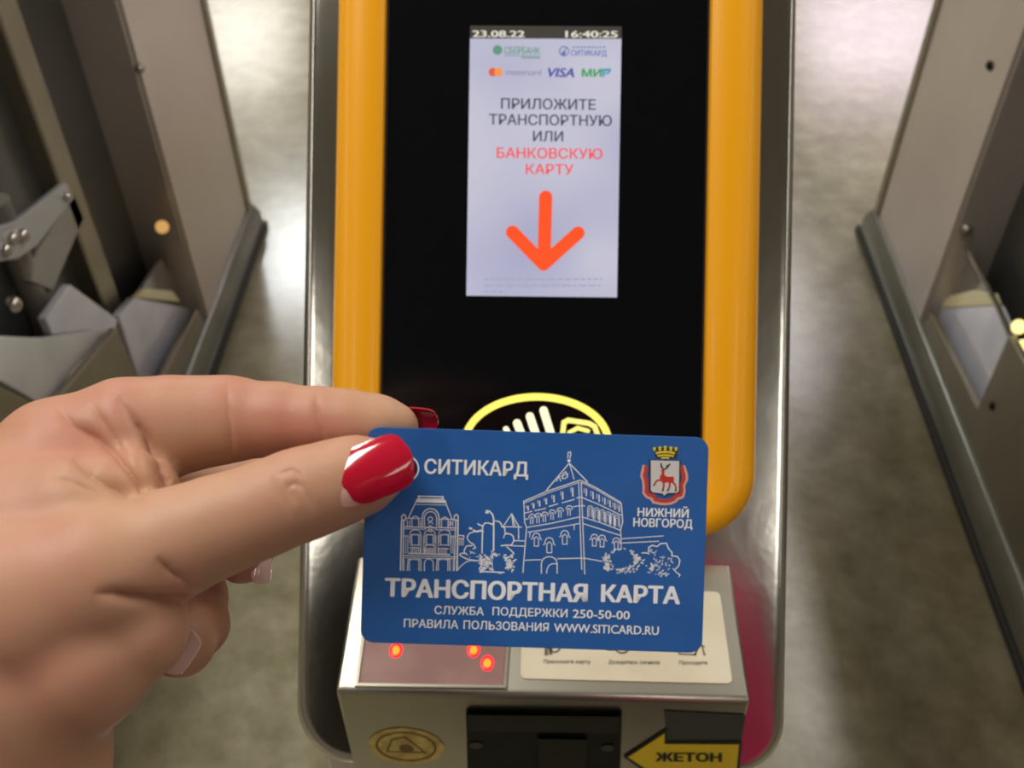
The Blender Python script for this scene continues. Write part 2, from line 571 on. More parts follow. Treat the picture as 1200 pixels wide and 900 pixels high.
def small(g):
    random.seed(4)
    for y, xe in ((327, 706), (334.5, 704), (341.5, 592)):
        x = 567
        while x < xe:
            w = random.uniform(4, 12)
            px_stroke(g, PAN, [(x, y), (min(x + w, xe), y + 0.1)], 2.0, h)
            x += w + 2.2


label_mesh('fine_print', srgb(164, 166, 196), [], PAN, h, disp, draw=small)

# ---- glowing reader emblem under the glass: ring, waving hand and card
hh = GH + 0.0004
g = G()
px_disc(g, PAN, (629, 519), 84, GH + 0.0002, ry=54, n=48)
em = g.build('reader_window', mat('dark_brown_glass', srgb(20, 11, 9), 0.15, spec=0.35), T)
g = G()
px_stroke(g, PAN, circ(629, 519, 84, n=64, ry=54)[:-1], 8.5, hh, closed=True)
g.build('glowing_ring', emat('neon_yellow', srgb(255, 236, 104), 1.3), em)
neon2 = emat('neon_white', srgb(255, 246, 200), 1.3)
for i, (x, y) in enumerate(((593, 500), (606, 493), (621, 485), (637, 478))):
    g = G()
    px_stroke(g, PAN, [(x, y + 3), (x + 14 + i, 536)], 9.5 if i else 7, hh, caps=True)
    g.build('glowing_finger', neon2, em)
g = G()
px_stroke(g, PAN, [(655, 540), (661, 495), (666, 492.5), (690, 496), (697, 500), (704, 520)], 6.0, hh, caps=True)
px_stroke(g, PAN, [(667, 507), (677, 501.5), (689, 505)], 5.0, hh, caps=True)
px_stroke(g, PAN, [(655, 540), (650, 556), (672, 556), (696, 540), (704, 520)], 6.0, hh, caps=True)
g.build('glowing_card', emat('neon_yellow', srgb(255, 240, 130), 1.2), em)

# ---- token box below the reader: horizontal shelf, upright front
zc = SHELF_Z
SH = Plane((PO.x, FRONT_Y, zc), (1, 0, 0), (0, 1, 0))
FRP = Plane((PO.x, FRONT_Y, zc), (1, 0, 0), (0, 0, 1))
bx0, bx1 = SH.px(394, 806).x, SH.px(880, 824).x
back_y = 0.372
R_ = 0.004
g = G()
ys = [(back_y, zc), (FRONT_Y + R_, zc), (FRONT_Y + R_ * 0.3, zc - R_ * 0.3), (FRONT_Y, zc - R_), (FRONT_Y, 0.79), (0.30, 0.79), (0.30, 0.80), (back_y, 0.90)]
g.prism([(bx0, y, z) for y, z in ys], (bx1 - bx0, 0, 0))
tb = g.build('token_box', M['steel'], T, bevel=0.0015)
tb['label'] = 'steel shelf with coin slot and stickers under the reader'
k = 0.0004
g = G()
w = [SH.px(x, y) for x, y in ((420, 803), (590, 805.5), (599, 690), (436, 690))]
# recessed indicator window with a thin frame
g.prism([p + Vector((0, 0, 0.0002)) for p in w], (0, 0, 0.0006))
g.build('indicator_window', mat('smoked_pink_plastic', srgb(138, 106, 102), 0.22, noise=(40, srgb(152, 120, 114), 0.4, 0.7)), tb)
g = G()
w2 = [SH.px(x, y) for x, y in ((416, 806), (593, 808.5), (602, 688), (432, 688))]
for i in range(4):
    j = (i + 1) % 4
    g.loops([[w[i], w[j], w2[j], w2[i]], [p + Vector((0, 0, 0.0022)) for p in (w[i], w[j], w2[j], w2[i])]])
g.build('window_frame', M['steel'], tb)
ledm = emat('red_led_core', srgb(255, 150, 20), 1.6)
ledr = emat('red_led_rim', srgb(255, 24, 40), 2.6)
for (x, y) in ((464, 761.5), (555, 761), (571, 776.5)):
    for (r, m_, hz, nm) in ((8.0, ledr, 0.0012, 'led_rim'), (4.6, ledm, 0.0020, 'led')):
        g = G()
        u, v = SH.uv(x, y, hz)
        rm = r * 0.55 / F
        rings = []
        for (kk, hq) in ((1, hz - 0.0008), (0.9, hz), (0.45, hz + 0.0005)):
            rings.append([SH.pt(u + rm * kk * math.cos(2 * math.pi * i / 16), v + rm * kk * 1.35 * math.sin(2 * math.pi * i / 16), hq) for i in range(16)])
        g.loops(rings)
        g.build(nm, m_, tb, smooth=True)
g = G()
a0, b0 = SH.uv(610, 796); a1, _ = SH.uv(858, 800); b1 = SH.uv(640, 690)[1]
g.loops([[SH.pt(x, y, hq) for x, y in rrect(a0, b0, a1, b1, 0.003, 4)] for hq in (0.0001, 0.0009)])
pl = g.build('instruction_plate', mat('cream_plate', srgb(206, 196, 172), 0.45, noise=(30, srgb(196, 184, 158), 0.4, 0.75)), tb)
pl['label'] = 'cream instruction plate with small pictograms'
inkd = mat('dark_ink', srgb(92, 84, 72), 0.5)
g = G()
hp = 0.0012
for (s_, x0, x1) in (('Приложите карту', 637, 692, ), ('Дождитесь сигнала', 713, 773), ('Проходите', 796, 829)):
    write(g, SH, s_, x0, x1, 777 + (x0 - 637) * 0.008, 4.4, hp, bold=0.01, slope=0.008)
g.build('plate_lettering', inkd, tb)
g = G()
px_stroke(g, SH, [(640, 768), (641, 745), (646, 745), (645, 767)], 4, hp)
px_stroke(g, SH, circ(650, 758, 6, 180, 400), 2, hp)
g.build('pictogram', inkd, tb)
g = G()
px_stroke(g, SH, circ(716, 752, 9), 2.5, hp)
px_stroke(g, SH, circ(729, 757, 8, 180, 340), 2.5, hp)
g.build('pictogram', inkd, tb)
g = G()
px_stroke(g, SH, [(796, 766), (815, 767), (818, 745), (800, 744)], 1.8, hp, closed=True)
px_stroke(g, SH, [(814, 768), (821, 752), (826, 768)], 2.2, hp)
px_stroke(g, SH, [(821, 756), (826, 758)], 1.8, hp)
g.build('pictogram', inkd, tb)

# front of the token box
g = G()
f0, f1 = 0.0002, 0.0010
fr = lambda pts, hq: [FRP.px(x, y, hq) for x, y in pts]


def slab(pts, ha=f0, hb=f1):
    g = G()
    P0 = fr(pts, ha)
    a = sum((P0[i - 1].x * P0[i].z - P0[i].x * P0[i - 1].z) for i in range(len(P0)))
    if a < 0:
        pts = pts[::-1]
    g.loops([fr(pts, ha), fr(pts, hb)])
    return g


slab([(546, 832), (729, 834), (725, 960), (549, 960)]).build('token_slot', M['black'], tb)['label'] = 'black token slot insert'
slab([(548, 838), (727, 840), (725, 859), (549, 857)], f1, 0.004).build('slot_lip', mat('dark_lip', srgb(24, 23, 22), 0.45, spec=0.2), tb)
for (x, y) in ((558, 874), (712, 877)):
    g = G()
    px_disc(g, FRP, (x, y), 8, 0.0016, n=16)
    g.build('slot_screw', mat('dark_screw', srgb(60, 56, 52), 0.4, 0.6), tb)
slab([(630, 866), (688, 867), (685, 930), (634, 930)], f1, 0.003).build('slot_mouth', mat('slot_black', srgb(7, 7, 8), 0.4, spec=0.15), tb)
slab([(778, 833), (874, 838), (868, 874), (782, 870)], f0, 0.0007).build('dark_tape', mat('dark_blue_tape', srgb(44, 46, 48), 0.4), tb)
slab([(731, 887.5), (782, 854), (781.5, 869), (870, 869), (866, 907), (781, 906), (780, 922)], f0, 0.0011).build('arrow_outline', mat('sticker_black', srgb(26, 23, 16), 0.5), tb)
st = slab([(736, 887.5), (779, 859.5), (778.5, 872), (866, 872.5), (863, 904), (778, 903), (777, 914)], 0.0008, 0.0015).build('arrow_sticker', mat('sticker_yellow', srgb(255, 220, 10), 0.45), tb)
st['label'] = 'yellow arrow sticker pointing to the token slot'
g = G()
write(g, FRP, 'ЖЕТОН', 768, 846, 892.5, 10.5, 0.0018, bold=0.05, slope=0.006)
g.build('sticker_lettering', mat('sticker_black2', srgb(24, 21, 14), 0.5), tb)
gold = mat('gold_foil', srgb(236, 210, 120), 0.35, 0.3, noise=(120, srgb(196, 166, 84), 0.4, 0.65))
gold2 = mat('gold_dark', srgb(120, 96, 40), 0.4, 0.3)
g = G()
px_disc(g, FRP, (476, 874), 47, 0.0006, ry=47 * 0.98, n=40)
# foreshortened upright disc: real circle on the front
c0 = FRP.uv(476, 874, 0)
g = G()
rg = 46 * 0.53 / F
g.disc(FRP, c0, rg * 1.03, 0.0005, 40)
go = g.build('round_sticker', gold, tb)
go['label'] = 'round gold foil seal sticker'
g = G()
g.stroke(FRP, [(c0[0] + rg * 0.8 * math.cos(t * math.pi / 20), c0[1] + rg * 0.8 * math.sin(t * math.pi / 20)) for t in range(40)], 0.0012, 0.0008, closed=True)
g.stroke(FRP, [(c0[0] - rg * .55, c0[1] - rg * .3), (c0[0] - rg * .35, c0[1] + rg * .4), (c0[0], c0[1] + rg * .55), (c0[0] + rg * .5, c0[1] - rg * .3)], 0.001, 0.0008, closed=True)
g.disc(FRP, (c0[0], c0[1] - rg * 0.1), rg * 0.2, 0.0008)
g.build('seal_print', gold2, tb)

# ------------------------------------------------------------------ neighbouring turnstiles
def side_turnstile(sgn, X, far_y, post_y, seam_y, label, low_px, width=0.28):
    """cabinet whose passage side is the plane x = X; sgn = +1 when its body lies towards +x"""
    near_y, top = 0.42, 1.02
    Tn = thing('turnstile', (X + sgn * width / 2, (near_y + far_y) / 2, 0), label, 'turnstile')
    # end post of the passage side with a raised seam strip
    g = G()
    g.box((X, post_y, 0.0), (X + sgn * width, far_y, top))
    ep = g.build('end_post', M['side_steel'], Tn, bevel=0.006)
    g = G()
    g.box((X - sgn * 0.004, post_y + 0.002, 0.07), (X + sgn * 0.002, seam_y, top - 0.01))
    g.build('cover_strip', M['side_steel'], ep, bevel=0.002)
    g = G()
    g.box((X - sgn * 0.005, far_y - 0.03, 0.07), (X + sgn * 0.002, far_y - 0.002, top - 0.01))
    g.build('edge_strip', M['brown_steel'], ep, bevel=0.002)
    # dark recess behind the opening
    g = G()
    g.box((X + sgn * 0.09, near_y, 0.0), (X + sgn * width, post_y, top))
    rec = g.build('recess_panel', M['darkrec'], Tn)
    # plinth along the floor
    g = G()
    g.box((X - sgn * 0.028, near_y - 0.02, 0.0), (X + sgn * width, far_y + 0.02, 0.018))
    g.build('plinth_foot', M['rubber'], Tn, bevel=0.004)
    g = G()
    g.prism([(X - sgn * 0.022, near_y - 0.01, 0.018), (X + sgn * 0.05, near_y - 0.01, 0.018), (X + sgn * 0.05, near_y - 0.01, 0.075), (X - sgn * 0.006, near_y - 0.01, 0.075), (X - sgn * 0.022, near_y - 0.01, 0.05)][::(1 if sgn > 0 else -1)][::-1], (0, far_y + 0.015 - near_y, 0))
    g.build('plinth', M['plinth'], Tn, bevel=0.004)
    # low wall of the passage side, cut as in the photograph
    pts = [on_x(x, y, X) for x, y in low_px]
    poly = [(p.y, p.z) for p in pts] + [(near_y, pts[-1].z), (near_y, 0.05), (post_y + 0.002, 0.05)]
    g = G()
    pp = [(X, y, z) for y, z in poly]
    a = sum(poly[i - 1][0] * poly[i][1] - poly[i][0] * poly[i - 1][1] for i in range(len(poly)))
    if (a > 0) != (sgn > 0):
        pp = pp[::-1]
    g.prism(pp, (sgn * 0.012, 0, 0))
    g.build('low_wall', M['brown_steel'], Tn, bevel=0.002)
    # top cover
    g = G()
    g.box((X - sgn * 0.004, near_y - 0.01, top), (X + sgn * (width + 0.004), far_y + 0.004, top + 0.03))
    g.build('top_cover', M['side_steel'], Tn, bevel=0.008)
    return Tn


def xpoly(name, m, Tn, X, px, d, lip=0.0):
    """plate cut to a pixel outline on the plane x = X and given thickness d along x"""
    P = [on_x(x, y, X) for x, y in px]
    a = sum(P[i - 1].y * P[i].z - P[i].y * P[i - 1].z for i in range(len(P)))
    if (a > 0) != (d > 0):
        P = P[::-1]
    g = G()
    g.prism(P, (d, 0, 0))
    return g.build(name, m, Tn, bevel=0.0025)


def blob(name, m, Tn, c, r, sy=1.0):
    g = G()
    rings = []
    for i in range(1, 8):
        t = math.pi * i / 8
        rings.append([Vector(c) + Vector((r * math.sin(t) * math.cos(a), r * sy * math.sin(t) * math.sin(a), -r * math.cos(t))) for a in [2 * math.pi * j / 12 for j in range(12)]])
    g.loops(rings)
    return g.build(name, m, Tn, smooth=True)


# right-hand neighbour
pr = on_z(1012, 300)
XR = pr.x + 0.028
rfar = on_x(1015, 285, XR).y
rpost = (on_x(1138, 200, XR).y + on_x(1090, 365, XR).y) / 2
rseam = (on_x(1110, 200, XR).y + on_x(1058, 350, XR).y) / 2
TR = side_turnstile(1, XR, rfar, rpost, rseam, 'dull steel turnstile with a single milky flap and warm glowing spots in its opening', [(1090, 366), (1145, 479), (1182, 392), (1202, 428), (1290, 560)])
fx = XR + 0.03
flap = xpoly('flap', M['acrylic'], TR, fx, [(1088, 362), (1168, 358), (1184, 394), (1146, 482)], 0.014)
flap['label'] = 'milky white acrylic flap'
xpoly('cream_strip', M['cream'], flap, fx - 0.001, [(1098, 361), (1112, 347), (1140, 340), (1162, 344), (1167, 358)], 0.012)
xpoly('flap_hinge_plate', M['smoke'], TR, fx + 0.012, [(1092, 366), (1130, 290), (1168, 360), (1166, 366)], 0.010)
g = G()
g.tube([on_x(1131, 288, fx - 0.006), on_x(1166, 352, fx - 0.006), on_x(1186, 396, fx - 0.006), on_x(1206, 432, fx - 0.006)], 0.0045, 8)
g.build('flap_rim', M['polished'], TR, smooth=True)
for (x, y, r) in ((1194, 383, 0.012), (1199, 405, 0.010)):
    blob('warm_spot', M['warm_emit'], TR, on_x(x, y, XR + 0.02), r)  # small warm emissive spheres in the opening
blob('bolt', M['black'], TR, on_x(1165, 476, XR + 0.002), 0.008)
blob('bolt', M['black'], TR, on_x(1161, 77, XR - 0.004), 0.008, 1.4)
blob('bolt', M['brown_steel'], TR, on_x(1132, 268, XR + 0.02), 0.012, 1.2)

# left-hand neighbour
pq = on_z(301, 305)
XL = pq.x - 0.028
lfar = on_x(303, 288, XL).y
lpost = (on_x(150, 100, XL).y + on_x(261, 400, XL).y) / 2
lseam = (on_x(176, 100, XL).y + on_x(240, 300, XL).y) / 2
TL = side_turnstile(-1, XL, lfar, lpost, lseam, 'steel turnstile with several glossy white flaps and a clear blade in its opening', [(232, 362), (187, 449), (165, 449), (137, 384), (57, 481), (-60, 420)])
fx = XL - 0.03
fl2 = xpoly('flap', M['acrylic'], TL, fx, [(158, 349), (229, 362), (188, 448), (164, 448), (139, 370)], -0.014)
fl2['label'] = 'milky white acrylic flap'
xpoly('cream_strip', M['cream'], fl2, fx + 0.001, [(160, 349), (172, 338), (203, 341), (213, 354)], -0.012)
xpoly('flap_hinge_plate', M['smoke'], TL, fx - 0.012, [(158, 352), (190, 304), (230, 364)], -0.010)
xpoly('flap', M['acrylic'], TL, fx - 0.002, [(54, 373), (83, 333), (139, 374), (136, 386), (62, 393)], -0.014)
lf = xpoly('flap', M['white_acrylic'], TL, fx + 0.012, [(-40, 392), (50, 396), (136, 385), (58, 480), (0, 447), (-40, 424)], -0.016)
lf['label'] = 'large white acrylic flap'
xpoly('cream_strip', M['cream'], lf, fx + 0.014, [(136, 386), (128, 390), (84, 436), (74, 458)], -0.010)
xpoly('smoky_plate', M['smoke'], TL, fx - 0.03, [(86, 224), (99, 256), (62, 342), (36, 330), (44, 290)], -0.012)
bl = xpoly('clear_blade', mat('clear_acrylic', srgb(200, 200, 202), 0.12, trans=0.45, coat=0.5), TL, fx + 0.004, [(20, 259), (78, 213), (88, 232), (44, 289), (22, 304), (-20, 310), (-20, 272)], -0.010)
for (x, y, r) in ((26, 276, 0.010), (14, 280, 0.009), (6, 293, 0.009), (78, 231, 0.007)):
    blob('blade_bolt', M['polished'], bl, on_x(x, y, fx + 0.006), r)
g = G()
g.tube([on_x(-6, 235, fx - 0.05), on_x(60, 400, fx - 0.05)], 0.02, 12)
g.build('guide_column', M['smoke'], TL, smooth=True)
blob('bolt', M['polished'], TL, on_x(15, 357, fx), 0.012)
blob('amber_spot', M['amber'], TL, on_x(190, 266, XL - 0.012), 0.012, 1.0)  # small amber emissive sphere beside the end post
for (x0, y0) in ((55, 190),):
    yy = on_x(x0, y0, XL - 0.085).y
    g = G(); g.box((XL - 0.06, yy - 0.03, 0.05), (XL - 0.095, yy + 0.03, 1.0)); g.build('reflection_bar', M['brown_steel'], TL, bevel=0.004)  # brownish reflection in the dark opening, put in as a solid bar
blob('bolt', M['brown_steel'], TL, on_x(164, 80, XL + 0.004), 0.008, 1.4)

# ------------------------------------------------------------------ transport card
CD = 0.2567
cc = [campt(x, y, CD) for x, y in ((431, 500), (832, 514), (822.5, 764), (420.5, 752))]
Cc = sum(cc, Vector()) / 4
cu = ((cc[1] - cc[0]) + (cc[2] - cc[3])).normalized()
cv0 = ((cc[0] - cc[3]) + (cc[1] - cc[2]))
cv = (cv0 - cu * cv0.dot(cu)).normalized()
CARD = Plane(Cc, cu, cv)
K = thing('transport_card', tuple(Cc), 'blue plastic transport card with white city drawing held in the hand', 'card')
hw, hhc, r = 0.0428, 0.02699, 0.0033
g = G()
th = 0.0004
g.loops([[CARD.pt(a, b, z) for a, b in rrect(-hw + i, -hhc + i, hw - i, hhc - i, r - i, 8)] for z, i in ((-th, 0.0001), (-th + 0.0001, 0), (th - 0.0001, 0), (th, 0.0001))])
cb = g.build('card_body', mat('blue_card', srgb(33, 97, 172), 0.38, noise=(60, srgb(29, 91, 164), 0.4, 0.7), coat=0.2), K)
HP = th + 0.00008
CS = 0.030
ink = mat('white_ink', srgb(246, 247, 252), 0.5)
CB = lambda b: dict(bold=b, slope=CS)


def card_text(name, items):
    g = G()
    for it in items:
        write(g, CARD, *it[:5], HP, **it[5])
    return g.build(name, ink, K)


card_text('brand_lettering', [('СИТИКАРД', 497, 619, 555, 17.5, CB(0.028))])
card_text('city_lettering', [('НИЖНИЙ', 747, 807, 605, 10.3, CB(0.03)), ('НОВГОРОД', 742, 811.5, 617, 10.3, CB(0.03))])
card_text('title_lettering', [('ТРАНСПОРТНАЯ', 450.5, 688.5, 699, 22.0, CB(0.045)), ('КАРТА', 704, 797, 705.5, 21.0, CB(0.045))])
card_text('support_lettering', [('СЛУЖБА', 509, 567, 719.5, 9.8, CB(0.018)), ('ПОДДЕРЖКИ', 577, 665, 721, 9.8, CB(0.018)), ('250-50-00', 671, 738, 724, 9.8, CB(0.018))])
card_text('rules_lettering', [('ПРАВИЛА', 473, 537, 735, 10.0, CB(0.018)), ('ПОЛЬЗОВАНИЯ', 543, 643, 737, 10.0, CB(0.018)), ('WWW.SITICARD.RU', 649, 772, 740.5, 10.0, CB(0.018))])
# brand roundel half under the thumb nail
g = G()
px_stroke(g, CARD, circ(475.5, 549, 15, n=40)[:-1], 1.6, HP, closed=True)
g.build('brand_roundel', ink, K)
g = G()
px_disc(g, CARD, (475.5, 549), 13.5, HP)
g.build('brand_roundel_centre', mat('navy_ink', srgb(14, 26, 60), 0.45), K)

LW = 1.05


class Z:
    """drawing in a zoomed crop: z(X, Y) -> photo pixel"""
    def __init__(s, x, y, k, g):
        s.x, s.y, s.k, s.g = x, y, k, g

    def p(s, q):
        return (s.x + q[0] / s.k, s.y + q[1] / s.k)

    def line(s, *pts, w=LW, closed=False):
        px_stroke(s.g, CARD, [s.p(q) for q in pts], w, HP, closed)

    def arch(s, x0, x1, yb, ya, w=LW, yt=None):
        """two legs and a round head between x0..x1; ya = springing line, yb = foot"""
        c, r = (x0 + x1) / 2, (x1 - x0) / 2
        pts = [(x0, yb)] + [(c - r * math.cos(math.pi * i / 8), ya - (yt or r) * math.sin(math.pi * i / 8)) for i in range(9)] + [(x1, yb)]
        s.line(*pts, w=w)


# --- drama theatre-like facade
g = G()
z = Z(460, 570, 7.5, g)
z.line((220, 86), (450, 92), w=1.3); z.line((215, 110), (455, 114), w=1.3)
for x in (232, 441): z.line((x, 84), (x, 112), w=1.6)
z.line((205, 128), (470, 134), w=3.2)
z.line((207, 132), (138, 280)); z.line((466, 140), (522, 285)); z.line((190, 158), (476, 164), w=0.7)
z.line((80, 300), (70, 740), w=1.6); z.line((98, 300), (92, 740), w=1.2)
z.line((556, 300), (540, 742), w=1.2); z.line((576, 296), (566, 744), w=1.8)
for x in (98, 560):
    z.line((x - 18, 262), (x, 245), (x + 18, 262), (x + 16, 296), (x - 16, 296), closed=True, w=1.2)
z.line((118, 280), (250, 282)); z.line((400, 286), (540, 290))
z.line((100, 355), (556, 366), w=1.2); z.line((100, 372), (270, 376), w=0.8); z.line((390, 380), (556, 384), w=0.8)
z.arch(262, 408, 352, 268, w=1.3); z.arch(280, 388, 352, 275, w=1.1)
px_stroke(g, CARD, [z.p(q) for q in circ(332, 288, 20, n=14)], 1.1, HP)
z.line((312, 330), (334, 310), (356, 330))
z.arch(170, 230, 352, 292); z.arch(430, 488, 362, 300)
for x in (130, 150, 246, 412, 506, 530): z.line((x, 300), (x, 356), w=0.9)
px_stroke(g, CARD, [z.p(q) for q in circ(503, 325, 15, n=12)], 0.9, HP)
for x0, x1 in ((168, 232), (298, 358), (424, 490)):
    z.line((x0, 512), (x0, 424), (x1, 424), (x1, 512), w=1.2); z.line((x0 - 14, 515), (x1 + 14, 517), w=1.1)
    z.arch(x0 - 16, x1 + 16, 500, 415, yt=34, w=0.9)
z.line((270, 380), (332, 345), (396, 384), w=1.2); z.line((320, 360), (320, 395), (346, 395), (346, 360))
for x in (118, 136, 252, 274, 382, 402, 516, 534): z.line((x, 430), (x - 3, 590), w=0.8)
z.line((100, 435), (140, 436), w=0.8); z.line((512, 440), (560, 442), w=0.8)
z.line((140, 588), (505, 600), w=1.5); z.line((100, 608), (556, 620), w=1.0); z.line((110, 626), (556, 636), w=0.8)
for x in list(range(164, 246, 16)) + list(range(280, 380, 11)) + list(range(410, 490, 16)):
    z.line((x, 540), (x - 1, 592), w=0.9)
z.line((150, 536), (240, 538), w=0.9); z.arch(285, 368, 580, 536, yt=26, w=1.0); z.line((400, 544), (496, 547), w=0.9)
for x0, x1 in ((130, 250), (385, 505)):
    z.line((x0, 742), (x0 + 8, 640), (x1 - 2, 642), (x1, 744), w=1.1); z.arch(x0 + 18, x1 - 18, 742, 656, yt=16, w=1.0)
z.arch(280, 358, 744, 676, w=1.1)
for i in range(7):
    z.line((84, 632 + i * 17), (108, 632 + i * 17), w=0.8); z.line((526, 636 + i * 17), (548, 636 + i * 17), w=0.8)
z.line((578, 430), (628, 434), (626, 452)); z.line((584, 456), (630, 460))
for x in (590, 606, 622): z.line((x, 460), (x, 520), w=0.8)
g.build('theatre_drawing', ink, K)

# --- street lamps, tree and bush
g = G()
z = Z(460, 570, 7.5, g)
z.line((888, 570), (890, 290), (878, 245), (850, 218), (828, 214), (822, 230), (845, 234), w=1.7)
z.line((786, 590), (792, 352), (772, 340), (745, 328), w=1.4)
z.line((792, 350), (812, 322), (850, 322), (876, 336), (884, 318), w=1.3)
z.line((672, 366), (700, 372), w=2.2); z.line((706, 384), (740, 398), (772, 388), (800, 402), w=2.0)
z.line((900, 304), (936, 308), (956, 330), (960, 352), (985, 364), (990, 410), (1040, 420), (1062, 440), (1066, 480), (1040, 520), w=1.3)
z.line((975, 455), (985, 425), (1002, 416)); z.line((952, 522), (1000, 516), (1060, 520), w=1.4)
z.line((1000, 530), (1040, 560), (1066, 590), (1046, 610), w=1.2)
z.line((716, 400), (676, 412), (654, 448), (672, 484), (712, 510), (730, 540), (705, 550), w=1.2)
z.line((700, 520), (650, 524), (630, 560), (632, 585), (600, 588), (590, 604), (620, 622), (660, 640), (720, 650), (752, 655), w=1.3)
z.line((566, 742), (600, 700), (645, 665), (690, 650), (730, 655), w=1.0)
z.line((970, 355), (1048, 240), (1110, 352)); z.line((1048, 240), (1060, 350)); z.line((1048, 240), (1078, 350)); z.line((965, 354), (1138, 358))
z.line((1108, 362), (1108, 466)); z.line((1068, 476), (1162, 480)); z.line((1064, 522), (1160, 526))
random.seed(11)


def bush(z, cx, cy, rx, ry, n, inner=0.45, w=1.3, a0=0, a1=6.283):
    for _ in range(n):
        a = random.uniform(a0, a1)
        q = random.uniform(inner, 1.0)
        x, y = cx + rx * q * math.cos(a), cy + ry * q * math.sin(a)
        pts = [(x, y)]
        for _k in range(3):
            x += random.uniform(-14, 14); y += random.uniform(-12, 12)
            pts.append((x, y))
        z.line(*pts, w=random.uniform(0.7, 1.0) * w)


bush(z, 800, 670, 50, 80, 34, 0.2, 1.5)
bush(z, 930, 670, 110, 92, 50, 0.7, 1.4)
bush(z, 1045, 680, 38, 72, 26, 0.1, 1.5)
z.line((872, 560), (878, 752), w=0.8)
z.line((780, 748), (985, 756), w=1.4)
bush(z, 690, 600, 50, 40, 8, 0.2, 0.8)
g.build('street_drawing', ink, K)

# --- tower
g = G()
z = Z(590, 520, 5.625, g)
z.line((424, 95), (426, 58), (442, 54), (444, 62), (438, 98)); px_disc(g, CARD, z.p((432, 112)), 1.9, HP)
z.line((432, 130), (282, 308), w=1.2); z.line((436, 130), (556, 254), w=1.2); z.line((436, 132), (466, 236), w=1.0)
z.line((350, 250), (366, 212), (378, 248)); z.line((388, 230), (394, 196), (410, 184), (424, 216), (408, 228), closed=True); z.line((356, 222), (430, 196), w=0.8)
z.line((128, 382), (290, 312), (505, 240), (600, 284), (775, 388), w=1.1)
z.line((134, 392), (300, 322), (500, 254), w=0.8); z.line((512, 254), (600, 296), (775, 398), w=0.8)
z.line((134, 382), (140, 520), (152, 550)); z.line((776, 390), (786, 516), (770, 570), w=1.1)
z.line((496, 250), (516, 830), w=1.0); z.line((512, 250), (536, 862), w=1.0)
z.line((150, 552), (320, 524), (500, 482), w=1.0); z.line((516, 482), (640, 520), (775, 572), w=1.0)
z.line((140, 458), (190, 445)); z.line((205, 442), (280, 425)); z.line((298, 414), (360, 396)); z.line((384, 390), (470, 366)); z.line((480, 358), (512, 352), (640, 405), (776, 472))
z.line((144, 498), (166, 494)); z.line((460, 416), (500, 408), (540, 410))
for (x, y, l) in ((162, 410, 30), (199, 392, 36), (238, 376, 38), (282, 360, 40), (332, 340, 46), (390, 316, 52), (456, 290, 58)):
    z.line((x, y), (x + 1, y + l), w=1.5)
    z.line((x - 12, y - 3), (x - 12, y + l * 0.5), w=0.6)
for (x, y, l) in ((546, 296, 50), (590, 316, 50), (630, 336, 48), (668, 356, 46), (702, 372, 46), (734, 390, 44), (762, 404, 44)):
    z.line((x, y), (x + 1, y + l), w=1.3); z.line((x - 14, y - 6), (x - 14, y + l * 0.6), w=0.6)
for (x, yb) in ((188, 530), (230, 524), (272, 516), (322, 502), (374, 488), (434, 474)):
    z.arch(x - 20, x + 20, yb - 40, yb - 46, w=1.0); z.arch(x - 10, x + 6, yb, yb - 40, w=0.9)
for (x, yb) in ((572, 488), (612, 502), (650, 514), (688, 528), (718, 540), (748, 552)):
    z.arch(x - 17, x + 17, yb, yb - 62, w=0.8); z.arch(x - 8, x + 9, yb - 6, yb - 56, w=0.7)
z.line((160, 584), (310, 560), (500, 526), w=1.0); z.line((524, 526), (650, 566), (775, 606), w=1.0)
z.line((174, 584), (174, 618), w=0.9); z.line((466, 532), (466, 568), w=0.9)
z.line((152, 556), (128, 852), w=1.1); z.line((772, 574), (776, 700), w=1.0)
for (x, y, s_) in ((217, 675, 1), (302, 718, 1.15), (404, 662, 1.05), (599, 674, 0.9), (650, 680, 0.9), (743, 694, 0.85)):
    z.line((x - 14 * s_, y), (x - 14 * s_, y - 50 * s_), (x, y - 62 * s_), (x + 14 * s_, y - 50 * s_), (x + 14 * s_, y), closed=True, w=0.9)
    z.arch(x - 24 * s_, x + 24 * s_, y - 50 * s_, y - 62 * s_, w=1.0)
    z.line((x - 36 * s_, y - 44 * s_), (x - 24 * s_, y - 52 * s_), w=0.9); z.line((x + 24 * s_, y - 52 * s_), (x + 36 * s_, y - 40 * s_), w=0.9)
z.line((142, 768), (250, 764), w=1.0); z.line((354, 758), (530, 754), (650, 775), w=1.0)
z.arch(250, 354, 856, 790, yt=46, w=1.1); z.line((284, 856), (286, 830), (300, 802), (322, 790), (352, 792), w=1.0)
g.build('tower_drawing', ink, K)

# --- wall and bushes on the right
g = G()
z = Z(690, 610, 8.571, g)
z.line((322, 184), (752, 154), w=0.9); z.line((324, 226), (704, 208), w=0.9); z.line((322, 120), (326, 275), w=0.9)
bush(z, 180, 390, 42, 60, 18, 0.1, 1.6); bush(z, 190, 480, 42, 34, 16, 0.1, 1.7)
bush(z, 330, 390, 150, 112, 60, 0.88, 1.0)
bush(z, 490, 410, 48, 90, 30, 0.1, 1.6); bush(z, 350, 500, 120, 36, 22, 0.2, 1.0)
z.line((530, 325), (580, 325), (610, 335), w=1.2)
z.line((600, 320), (602, 270), (640, 248), (680, 262), (700, 250), (720, 232), (780, 228), (800, 280), (835, 320), (835, 355), (890, 362), (915, 400), (905, 450), (870, 490), w=1.3)
z.line((845, 480), (880, 520), (915, 545), (905, 565), w=1.2); z.line((832, 375), (826, 410), (850, 425), w=1.0)
